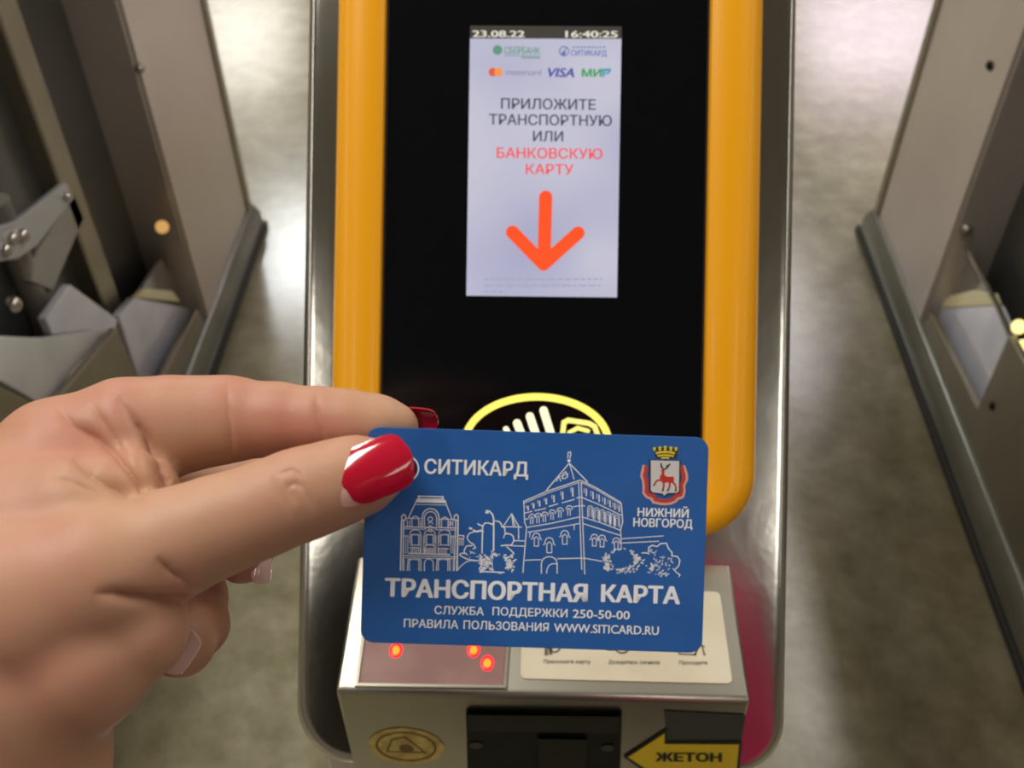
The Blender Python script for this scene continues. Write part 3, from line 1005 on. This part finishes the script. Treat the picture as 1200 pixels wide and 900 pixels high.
bush(z, 700, 440, 120, 90, 34, 0.1, 0.9); bush(z, 630, 470, 30, 60, 14, 0.1, 1.2); bush(z, 750, 545, 90, 16, 10, 0.1, 1.0)
bush(z, 650, 320, 50, 30, 8, 0.1, 0.7)
g.build('bush_drawing', ink, K)

# --- coat of arms with deer
def ez(q): return (745 + q[0] / 11.25, 515 + q[1] / 11.25)


def efill(g, pts, lift):
    g.fill(CARD, [CARD.uv(*ez(q), HP) for q in pts], HP + lift)


def eline(g, pts, w, lift, closed=False):
    k = 85.6e-3 / 401
    g.stroke(CARD, [CARD.uv(*ez(q), HP) for q in pts], w * k, HP + lift, closed)


rib = [(120, 340), (100, 420), (88, 480), (112, 540), (120, 640), (116, 700), (150, 745), (210, 770), (240, 815), (320, 835), (380, 838), (460, 832), (520, 805), (545, 772), (610, 750), (628, 690), (622, 600), (660, 530), (660, 470), (640, 400), (620, 345)]
g = G(); eline(g, rib, 5.2, 0.0); g.build('crest_ribbon_edge', mat('crest_pale', srgb(226, 170, 160), 0.5), K)
ribi = [(140, 345), (132, 420), (118, 478), (138, 540), (146, 640), (142, 690), (170, 725), (235, 745), (260, 790), (330, 806), (380, 810), (450, 804), (505, 780), (530, 745), (590, 725), (604, 680), (598, 600), (632, 530), (632, 470), (614, 400), (602, 345)]
g = G(); eline(g, ribi, 4.4, 0.00004); g.build('crest_ribbon', mat('crest_red', srgb(196, 62, 48), 0.5), K)
g = G(); efill(g, [(180, 268), (588, 278), (584, 690), (560, 714), (430, 722), (382, 752), (345, 722), (210, 706), (182, 680)], 0.00008); g.build('crest_shield_edge', mat('crest_black', srgb(30, 34, 50), 0.5), K)
g = G(); efill(g, [(198, 275), (574, 284), (568, 680), (545, 702), (415, 706), (376, 740), (350, 712), (222, 696), (198, 672)], 0.00012); g.build('crest_shield', mat('crest_white', srgb(214, 208, 206), 0.5), K)
g = G()
efill(g, [(330, 400), (375, 395), (378, 420), (376, 470), (420, 492), (490, 488), (505, 505), (502, 545), (480, 575), (430, 560), (365, 575), (325, 545), (315, 490), (345, 440)], 0.00016)
for pts in ([(325, 530), (272, 545), (250, 585)], [(362, 560), (370, 600), (362, 640)], [(440, 560), (448, 600), (436, 640)], [(485, 560), (520, 595), (530, 640)]):
    eline(g, pts, 2.0, 0.00016)
g.build('crest_deer', mat('deer_red', srgb(200, 44, 36), 0.5), K)
g = G()
for pts in ([(370, 395), (352, 380), (338, 350), (332, 310)], [(345, 365), (325, 352)], [(375, 392), (410, 372), (450, 318)], [(420, 355), (400, 340)], [(250, 585), (232, 608)], [(362, 640), (352, 682)], [(436, 640), (416, 682)], [(530, 640), (522, 684)]):
    eline(g, pts, 1.6, 0.0002)
g.build('crest_antlers', mat('crest_black', srgb(34, 24, 26), 0.5), K)
g = G(); efill(g, [(240, 110), (556, 112), (540, 250), (265, 245)], 0.00004); g.build('crown_backing', mat('crest_dark_gold', srgb(52, 56, 26), 0.5), K)
g = G()
for x in (246, 318, 388, 462, 530):
    efill(g, [(x - 22, 90 + abs(x - 388) * .12), (x - 8, 84 + abs(x - 388) * .12), (x + 8, 84 + abs(x - 388) * .12), (x + 22, 90 + abs(x - 388) * .12), (x + 12, 150), (x - 12, 150)], 0.00008)
eline(g, [(265, 180), (330, 168), (390, 165), (450, 168), (515, 182)], 2.6, 0.00008)
eline(g, [(285, 215), (390, 205), (500, 218)], 2.2, 0.00008)
eline(g, [(335, 245), (390, 240), (440, 246)], 2.0, 0.00008)
g.build('crest_crown', mat('crest_gold', srgb(226, 200, 62), 0.45), K)

# ------------------------------------------------------------------ the hand: one continuous skin grown from a distance field
def hp3(px, py, d):
    """point in camera space: x right, y up, z away from the camera (metres)"""
    return np.array(((px - 600.0) / F * d, (450.0 - py) / F * d, d))


def set_grid(lo_, hi_, hs):
    global HS, lo, hi, nx, ny, nz, gx, gy, gz
    HS, lo, hi = hs, np.array(lo_), np.array(hi_)
    nx, ny, nz = [int(math.ceil(q)) for q in (hi - lo) / HS]
    gx = (lo[0] + HS * np.arange(nx)).astype(np.float32)
    gy = (lo[1] + HS * np.arange(ny)).astype(np.float32)
    gz = (lo[2] + HS * np.arange(nz)).astype(np.float32)


set_grid((-0.165, -0.150, 0.185), (-0.018, 0.006, 0.345), 0.0009)


def cone(a, b, ra, rb, pad=0.016):
    """distance to a round cone, evaluated in its own neighbourhood"""
    mn = np.minimum(a - ra, b - rb) - pad; mxx = np.maximum(a + ra, b + rb) + pad
    i0 = [max(0, int((mn[k] - lo[k]) / HS)) for k in range(3)]
    i1 = [min(n, int((mxx[k] - lo[k]) / HS) + 2) for k, n in zip(range(3), (nx, ny, nz))]
    sl = tuple(slice(i0[k], max(i0[k], i1[k])) for k in range(3))
    X = gx[sl[0]][:, None, None]; Y = gy[sl[1]][None, :, None]; Zz = gz[sl[2]][None, None, :]
    ab = (b - a).astype(np.float32)
    l2 = float(ab @ ab) + 1e-12
    t = np.clip(((X - a[0]) * ab[0] + (Y - a[1]) * ab[1] + (Zz - a[2]) * ab[2]) / l2, 0, 1).astype(np.float32)
    d = np.sqrt((X - a[0] - t * ab[0]) ** 2 + (Y - a[1] - t * ab[1]) ** 2 + (Zz - a[2] - t * ab[2]) ** 2) - (ra + (rb - ra) * t)
    return sl, d.astype(np.float32)


def smin(a, b, k):
    hq = np.clip(0.5 + 0.5 * (b - a) / k, 0, 1)
    return b + (a - b) * hq - k * hq * (1 - hq)


BIG = np.float32(0.05)


def chain(pts, k=0.004, world=False):
    D = np.full((nx, ny, nz), BIG, np.float32)
    P = [(np.array(p[:3], float), p[3]) for p in pts] if world else [(hp3(*p[:3]), p[3] * p[2] / F) for p in pts]
    for (a, ra), (b, rb) in zip(P[:-1], P[1:]):
        sl, d = cone(a, b, ra, rb)
        D[sl] = smin(D[sl], d, k)
    return D


thumb = chain([(452, 549, 0.2478, 26), (432, 555, 0.2468, 39), (410, 560, 0.2453, 44), (380, 571, 0.2445, 48), (345, 582, 0.2435, 51), (300, 600, 0.242, 52), (250, 618, 0.2405, 56),
               (195, 640, 0.239, 63), (120, 672, 0.237, 84), (40, 705, 0.236, 112)])
index = chain([(80, 548, 0.262, 84), (150, 512, 0.265, 68), (200, 499, 0.267, 57), (240, 494, 0.268, 51), (270, 491, 0.2685, 48), (325, 492, 0.2675, 42), (375, 494, 0.266, 39), (410, 496, 0.2655, 37), (445, 498, 0.2655, 33), (466, 500, 0.2660, 25)], 0.003)
palm = chain([(158, 738, 0.2385, 62), (92, 772, 0.237, 84), (10, 800, 0.238, 122)], 0.004)
palm2 = chain([(75, 552, 0.264, 82), (20, 640, 0.252, 116), (-20, 780, 0.246, 140), (-35, 900, 0.246, 150), (-60, 1060, 0.25, 170), (-100, 1250, 0.26, 190)], 0.006)
deep = chain([(70, 560, 0.272, 80), (55, 640, 0.285, 90), (20, 740, 0.275, 110)], 0.006)
web = chain([(95, 600, 0.244, 66), (150, 575, 0.251, 48), (176, 578, 0.2545, 34)], 0.005)
middle = chain([(70, 590, 0.285, 70), (200, 575, 0.297, 46), (288, 572, 0.300, 40), (298, 605, 0.298, 35), (285, 646, 0.291, 33), (284, 653, 0.288, 30)], 0.003)
ring = chain([(60, 640, 0.292, 70), (190, 660, 0.300, 42), (228, 700, 0.294, 36), (233, 733, 0.284, 33), (214, 757, 0.273, 33), (206, 760, 0.270, 31)], 0.003)
body = smin(palm2, palm, 0.010)
body = smin(body, deep, 0.008)
body = smin(body, web, 0.008)
body = smin(body, thumb, 0.0028)
body = smin(body, index, 0.0035)
body = smin(body, middle, 0.0012)
body = smin(body, ring, 0.0012)
del thumb, index, palm, palm2, deep, web, middle, ring

def surface_nets(Fd):
    neg = Fd < 0
    cs = tuple(n - 1 for n in Fd.shape)
    acc = np.zeros(cs + (3,), np.float32); cnt = np.zeros(cs, np.float32)
    corner = [(i, j, k) for i in (0, 1) for j in (0, 1) for k in (0, 1)]
    view = lambda A_, c: A_[c[0]:c[0] + cs[0], c[1]:c[1] + cs[1], c[2]:c[2] + cs[2]]
    for c in corner:
        for ax in range(3):
            if c[ax]:
                continue
            e2 = list(c); e2[ax] = 1
            a_, b_ = view(Fd, c), view(Fd, e2)
            ch = view(neg, c) != view(neg, e2)
            t = np.where(ch, a_ / np.where(ch, a_ - b_, 1), 0)
            for q_ in range(3):
                acc[..., q_] += np.where(ch, (t if q_ == ax else c[q_]), 0)
            cnt += ch
    act = cnt > 0
    idx = np.full(cs, -1, np.int64)
    ii = np.argwhere(act)
    idx[act] = np.arange(len(ii))
    V = ii + acc[act] / cnt[act][:, None]
    quads = []
    for ax in range(3):
        o1, o2 = [(1, 2), (2, 0), (0, 1)][ax]
        sl0 = [slice(1, c) for c in cs]; sl0[ax] = slice(0, cs[ax])
        s1 = list(sl0); s1[ax] = slice(1, cs[ax] + 1)
        a_, b_ = neg[tuple(sl0)], neg[tuple(s1)]
        for flip in (False, True):
            E_ = np.argwhere((a_ & ~b_) if not flip else (~a_ & b_))
            if not len(E_):
                continue
            E_ = E_ + np.array([s_.start for s_ in sl0])
            def cell(d1, d2):
                q_ = E_.copy(); q_[:, o1] -= d1; q_[:, o2] -= d2
                return idx[q_[:, 0], q_[:, 1], q_[:, 2]]
            Q = np.stack([cell(1, 1), cell(0, 1), cell(0, 0), cell(1, 0)], 1)
            quads.append(Q if flip else Q[:, ::-1])
    return V, np.concatenate(quads)


body[0] = body[-1] = BIG; body[:, 0] = body[:, -1] = BIG; body[:, :, 0] = body[:, :, -1] = BIG
V, Q = surface_nets(body)
V = lo + HS * V
for it in range(2):                                       # light relaxation of the voxel steps
    s_ = np.zeros_like(V); c_ = np.zeros(len(V))
    for a_, b_ in ((0, 1), (1, 2), (2, 3), (3, 0)):
        for p_, q_ in ((a_, b_), (b_, a_)):
            np.add.at(s_, Q[:, p_], V[Q[:, q_]]); np.add.at(c_, Q[:, p_], 1)
    V = V * 0.45 + 0.55 * s_ / np.maximum(c_, 1)[:, None]
del body
RM = np.array(CR)
to_world = lambda q: np.array(q) @ (np.array([[1, 0, 0], [0, 1, 0], [0, 0, -1]]) @ RM.T) + np.array(CP)
wristw = Vector(to_world(hp3(-60, 1060, 0.25)))
HAND = thing('person', tuple(wristw), "person's left hand with red painted nails pinching the blue card", 'person')
me = bpy.data.meshes.new('hand')
Vw = to_world(V) - np.array(wristw)
me.from_pydata(Vw.tolist(), [], Q.tolist())
me.polygons.foreach_set('use_smooth', [True] * len(me.polygons))
me.update()
sk = mat('skin', srgb(194, 148, 118), 0.48, sss=0.12, noise=(26, srgb(190, 122, 104), 0.38, 0.72), bump=(700, 0.10, 0.0006), spec=0.4)
me.materials.append(sk)
tmp = bpy.data.objects.new('hand_cage', me)
COL.objects.link(tmp)
sb_ = tmp.modifiers.new('sub', 'SUBSURF'); sb_.levels = 1; sb_.render_levels = 1
bpy.context.view_layer.update()
me2 = bpy.data.meshes.new_from_object(tmp.evaluated_get(bpy.context.evaluated_depsgraph_get()))
bpy.data.objects.remove(tmp); bpy.data.meshes.remove(me)
me2.name = 'hand'
nv = len(me2.vertices)
co = np.zeros(nv * 3); me2.vertices.foreach_get('co', co); co = co.reshape(-1, 3)
no = np.zeros(nv * 3); me2.vertices.foreach_get('normal', no); no = no.reshape(-1, 3)
cs_ = (co + np.array(wristw) - np.array(CP)) @ RM             # camera space (z towards the viewer)
nd = -(no @ RM)[:, 2]
vx, vy, vd = 600 + F * cs_[:, 0] / -cs_[:, 2], 450 - F * cs_[:, 1] / -cs_[:, 2], -cs_[:, 2]


def fold(pts, depth, wpx, dmax, fade_end=1.0, dmin=0.0):
    """skin crease: a sharp-bottomed groove along a photo polyline, on surfaces turned to the viewer"""
    m = np.full(nv, 1e9); best = np.zeros(nv); run = 0.0
    tot = sum(math.dist(pts[i], pts[i + 1]) for i in range(len(pts) - 1))
    for (x0, y0), (x1, y1) in zip(pts[:-1], pts[1:]):
        l = math.dist((x0, y0), (x1, y1))
        t = np.clip(((vx - x0) * (x1 - x0) + (vy - y0) * (y1 - y0)) / (l * l), 0, 1)
        d2 = np.hypot(vx - x0 - t * (x1 - x0), vy - y0 - t * (y1 - y0))
        up = d2 < m
        m = np.where(up, d2, m); best = np.where(up, (run + t * l) / tot, best); run += l
    fade = np.minimum(1, best / 0.35) * np.minimum(1, (1.001 - best) / 0.35 + (1 - fade_end))
    w = depth * np.exp(-m / wpx) * fade * (vd < dmax) * (vd > dmin) * np.clip((-nd + 0.05) * 3, 0, 1)
    return w


disp_ = fold([(108, 696), (135, 697), (165, 703), (200, 709), (238, 706)], 0.0036, 6, 0.262, 0.3)
disp_ += fold([(182, 652), (200, 672), (226, 690)], 0.0014, 6, 0.255)
disp_ += fold([(138, 464), (155, 486), (170, 508), (186, 535), (196, 562), (196, 570)], 0.0026, 5, 0.285, 0.0, 0.240)
disp_ += fold([(66, 476), (85, 497), (110, 510), (135, 527), (152, 548), (168, 570)], 0.0024, 6, 0.275, 0.0, 0.236)
disp_ += fold([(105, 470), (118, 490), (134, 512), (150, 534)], 0.0011, 5, 0.275)
disp_ += fold([(84, 536), (108, 552), (130, 568), (152, 578)], 0.0020, 7, 0.27, 0.0)
disp_ += fold([(54, 556), (84, 563), (124, 580)], 0.0010, 6, 0.27)
disp_ += fold([(266, 446), (267, 470), (269, 498), (274, 548)], 0.0008, 4, 0.272)
disp_ += fold([(370, 456), (372, 486), (382, 532)], 0.0008, 4, 0.272)
for q_ in ([(318, 546), (325, 570), (336, 592), (342, 612)], [(348, 546), (352, 566), (364, 590), (368, 606)], [(322, 556), (342, 550), (356, 560)], [(334, 572), (346, 566), (356, 574)], [(336, 560), (338, 574), (348, 592)]):
    disp_ += fold(q_, 0.00055, 3.2, 0.25)
co = co - no * disp_[:, None]
me2.vertices.foreach_set('co', co.ravel())
me2.polygons.foreach_set('use_smooth', [True] * len(me2.polygons))
me2.update()
ho = bpy.data.objects.new('hand', me2)
COL.objects.link(ho)
ho.parent = HAND


def nail(name, m, c, tip, nrm, length, width, lift=0.0, curl=1.25, sq=0.35, thick=0.0007, arc=0.0):
    """curved finger nail: c centre, tip direction, nrm outward normal, all in camera space"""
    a = np.array(tip, float); a /= np.linalg.norm(a)
    n_ = np.array(nrm, float); n_ -= a * (n_ @ a); n_ /= np.linalg.norm(n_)
    b_ = np.cross(a, n_)
    R = width / 2 * curl
    NT, NSs = 16, 14
    g = G()
    rings = []
    for layer in (0, 1):
        rows = []
        for i in range(NT + 1):
            t = -1 + 2 * i / NT
            ex = 4.5 if t > 0 else 5.0
            wv = width / 2 * max(0.03, (1 - abs(t) ** ex)) ** 0.5
            row = []
            for j in range(NSs + 1):
                s_ = -1 + 2 * j / NSs
                x = s_ * wv
                th_ = x / R
                p = np.array(c) + a * t * length / 2 + b_ * R * math.sin(th_) + n_ * (R * (math.cos(th_) - 1) + lift - arc * t * t - (thick if layer == 0 else thick * 0.0))
                row.append(Vector(to_world(p)))
            rows.append(row)
        rings.append(rows)
    vs = [p for rows in rings for row in rows for p in row]
    N1 = NSs + 1; off = (NT + 1) * N1
    fs = []
    for i in range(NT):
        for j in range(NSs):
            q_ = (i * N1 + j, i * N1 + j + 1, (i + 1) * N1 + j + 1, (i + 1) * N1 + j)
            fs.append(tuple(off + v for v in q_[::-1])); fs.append(q_)
    for i in range(NT):
        for j in (0, NSs):
            p, q_ = i * N1 + j, (i + 1) * N1 + j
            fs.append((p, q_, off + q_, off + p) if j == 0 else (q_, p, off + p, off + q_))
    for j in range(NSs):
        for i in (0, NT):
            p, q_ = i * N1 + j, i * N1 + j + 1
            fs.append((q_, p, off + p, off + q_) if i == 0 else (p, q_, off + q_, off + p))
    g.add(vs, fs)
    return g.build(name, m, HAND, smooth=True)


HAND_ = HAND
red = mat('red_nail_polish', srgb(190, 18, 48), 0.12, coat=0.8, noise=(40, srgb(178, 14, 44), 0.4, 0.7))
nude = mat('bare_nail', srgb(222, 170, 158), 0.25, coat=0.5)
pk = F / 0.2475
o = nail('thumb_nail_base', nude, hp3(427, 555, 0.2355), (78, 31, 14), (-0.08, 0.10, -1), 86 / pk, 66 / pk, arc=0.0006)
o = nail('thumb_nail', red, hp3(441, 547.5, 0.2356), (78, 31, 14), (-0.06, 0.14, -1), 84 / pk, 74 / pk, arc=0.0006)
o['label'] = 'thumb nail with glossy crimson polish'
o = nail('index_nail', red, hp3(484, 490, 0.2700), (1, -0.05, -0.05), (0.0, 0.45, 1), 66 / pk, 44 / pk, arc=0.0006)
o['label'] = 'index nail tip with glossy red polish'
rosy = mat('rosy_nail_polish', srgb(244, 208, 196), 0.1, coat=1.0)
nail('curled_finger_nail', rosy, hp3(208, 764, 0.2608), (-30, -45, 4), (-0.25, 0.1, -1), 62 / pk, 40 / pk, arc=0.0006)
nail('curled_finger_nail', rosy, hp3(311, 664, 0.2850), (2, -30, -2), (1, 0.0, -0.75), 46 / pk, 40 / pk, arc=0.0006)

# ------------------------------------------------------------------ the rest of the photographer, behind the camera
def grow(name, m, D, relax=2):
    D[0] = D[-1] = BIG; D[:, 0] = D[:, -1] = BIG; D[:, :, 0] = D[:, :, -1] = BIG
    V, Q = surface_nets(D)
    V = lo + HS * V
    for it in range(relax):
        s_ = np.zeros_like(V); c_ = np.zeros(len(V))
        for a_, b_ in ((0, 1), (1, 2), (2, 3), (3, 0)):
            for p_, q_ in ((a_, b_), (b_, a_)):
                np.add.at(s_, Q[:, p_], V[Q[:, q_]]); np.add.at(c_, Q[:, p_], 1)
        V = V * 0.45 + 0.55 * s_ / np.maximum(c_, 1)[:, None]
    me = bpy.data.meshes.new(name)
    me.from_pydata((V + np.array((BX, 0, 0)) - np.array(wristw)).tolist(), [], Q.tolist())
    me.polygons.foreach_set('use_smooth', [True] * len(me.polygons))
    me.update(); me.materials.append(m)
    o = bpy.data.objects.new(name, me); COL.objects.link(o); o.parent = HAND
    return o


BIG = np.float32(0.2)
BY, BX = -0.46, 0.10
cuff = to_world(hp3(-95, 1190, 0.257)); cuff2 = to_world(hp3(-130, 1330, 0.262))
cuff[0] -= BX; cuff2[0] -= BX
set_grid((-0.48, -0.72, 0.70), (0.48, 0.22, 1.50), 0.009)
D = chain([(-0.085, BY, 0.80, 0.125), (-0.075, BY, 1.02, 0.115), (-0.085, BY, 1.24, 0.12), (-0.10, BY, 1.33, 0.085)], 0.03, True)
D = smin(D, chain([(0.085, BY, 0.80, 0.125), (0.075, BY, 1.02, 0.115), (0.085, BY, 1.24, 0.12), (0.10, BY, 1.33, 0.085)], 0.03, True), 0.06)
D = smin(D, chain([(-0.12, BY, 1.345, 0.07), (-0.185, BY + 0.01, 1.32, 0.07), (-0.32, BY + 0.20, 1.06, 0.060), tuple(cuff2) + (0.052,), tuple(cuff) + (0.046,)], 0.02, True), 0.03)
D = smin(D, chain([(0.12, BY, 1.345, 0.07), (0.185, BY + 0.01, 1.32, 0.07), (0.27, BY - 0.02, 1.06, 0.060), (0.20, BY + 0.12, 0.88, 0.052), (0.12, BY + 0.09, 0.84, 0.055)], 0.02, True), 0.02)
D = smin(D, chain([(0, BY + 0.005, 1.36, 0.075), (0, BY + 0.02, 1.42, 0.062)], 0.02, True), 0.03)
grow('sweater', mat('charcoal_knit', srgb(52, 48, 52), 0.85, noise=(9, srgb(44, 40, 44), 0.35, 0.7), bump=(160, 0.2, 0.001)), D.copy())
D = chain([(0.085, BY, 0.80, 0.137), (0.077, BY, 1.02, 0.127), (0.087, BY, 1.24, 0.132), (0.10, BY, 1.32, 0.10)], 0.03, True)
D = smin(D, chain([(0.12, BY, 1.345, 0.083), (0.185, BY + 0.01, 1.32, 0.083), (0.27, BY - 0.02, 1.06, 0.072), (0.215, BY + 0.10, 0.90, 0.064)], 0.02, True), 0.02)
D = np.maximum(D, 0.07 - gx[:, None, None])
grow('open_jacket', mat('magenta_fabric', srgb(190, 34, 88), 0.8, noise=(9, srgb(172, 30, 78), 0.35, 0.7), bump=(160, 0.2, 0.001)), D)
set_grid((-0.30, -0.72, 0.02), (0.30, -0.20, 0.86), 0.009)
D = chain([(-0.09, BY, 0.80, 0.11), (-0.095, BY + 0.01, 0.48, 0.068), (-0.10, BY - 0.01, 0.07, 0.05)], 0.02, True)
D = smin(D, chain([(0.09, BY, 0.80, 0.11), (0.095, BY + 0.01, 0.48, 0.068), (0.10, BY - 0.01, 0.07, 0.05)], 0.02, True), 0.02)
grow('trousers', mat('black_denim', srgb(34, 33, 38), 0.8, bump=(200, 0.2, 0.001)), D)
for sx in (-1, 1):
    set_grid((sx * 0.11 - 0.09, -0.62, -0.03), (sx * 0.11 + 0.09, -0.22, 0.14), 0.006)
    D = smin(chain([(sx * 0.10, BY - 0.03, 0.045, 0.046), (sx * 0.11, BY + 0.08, 0.04, 0.042), (sx * 0.115, BY + 0.15, 0.034, 0.034)], 0.01, True), chain([(sx * 0.10, BY - 0.01, 0.05, 0.045), (sx * 0.10, BY - 0.01, 0.10, 0.045)], 0.01, True), 0.02)
    D = np.maximum(D, -(gz[None, None, :] - 0.001))
    grow('shoe', mat('white_leather', srgb(200, 198, 194), 0.5), D, 1)
set_grid((-0.12, BY - 0.14, 1.36), (0.12, BY + 0.18, 1.74), 0.004)
HC = (0.0, BY + 0.02, 1.575)
D = chain([(0, HC[1] - 0.015, 1.60, 0.078), (0, HC[1] + 0.012, 1.59, 0.076)], 0.02, True)
D = smin(D, chain([(0, HC[1] + 0.03, 1.53, 0.052), (0, HC[1] + 0.045, 1.495, 0.034)], 0.02, True), 0.03)
D = smin(D, chain([(0, HC[1] - 0.01, 1.53, 0.05), (0, HC[1] - 0.01, 1.40, 0.052)], 0.02, True), 0.02)
D = smin(D, chain([(0, HC[1] + 0.082, 1.565, 0.008), (0, HC[1] + 0.098, 1.535, 0.012)], 0.01, True), 0.010)
for sx in (-1, 1):
    D = smin(D, chain([(sx * 0.012, HC[1] + 0.088, 1.532, 0.008), (sx * 0.010, HC[1] + 0.088, 1.531, 0.008)], 0.01, True), 0.008)
    D = smin(D, chain([(sx * 0.076, HC[1] + 0.0, 1.545, 0.008), (sx * 0.082, HC[1] - 0.012, 1.58, 0.011)], 0.01, True), 0.006)
    D = np.maximum(D, -chain([(sx * 0.031, HC[1] + 0.094, 1.572, 0.014), (sx * 0.034, HC[1] + 0.093, 1.572, 0.014)], 0.01, True))
grow('head', sk, D)
lipm = mat('lips', srgb(190, 92, 92), 0.4)
D = smin(chain([(-0.022, HC[1] + 0.070, 1.505, 0.006), (0.0, HC[1] + 0.080, 1.508, 0.008), (0.022, HC[1] + 0.070, 1.505, 0.006)], 0.004, True), chain([(-0.014, HC[1] + 0.074, 1.499, 0.006), (0.014, HC[1] + 0.074, 1.499, 0.006)], 0.004, True), 0.004)
grow('lips', lipm, D, 1)
for sx in (-1, 1):
    blob('eye', mat('eye_white', srgb(225, 222, 218), 0.2), HAND, (BX + sx * 0.032, HC[1] + 0.072, 1.572), 0.012)
    blob('iris', mat('iris_brown', srgb(52, 34, 22), 0.2), HAND, (BX + sx * 0.032, HC[1] + 0.0815, 1.571), 0.005)
D = smin(chain([(0, HC[1] - 0.03, 1.625, 0.082), (0, HC[1] + 0.0, 1.635, 0.075)], 0.02, True), chain([(-0.055, HC[1] - 0.045, 1.60, 0.046), (-0.066, HC[1] - 0.04, 1.44, 0.034)], 0.02, True), 0.03)
D = smin(D, chain([(0.055, HC[1] - 0.045, 1.60, 0.046), (0.066, HC[1] - 0.04, 1.44, 0.034)], 0.02, True), 0.03)
D = smin(D, chain([(0.0, HC[1] - 0.06, 1.60, 0.05), (0.0, HC[1] - 0.065, 1.44, 0.045)], 0.02, True), 0.03)
grow('hair', mat('brown_hair', srgb(58, 40, 28), 0.55, bump=(220, 0.4, 0.002)), D)
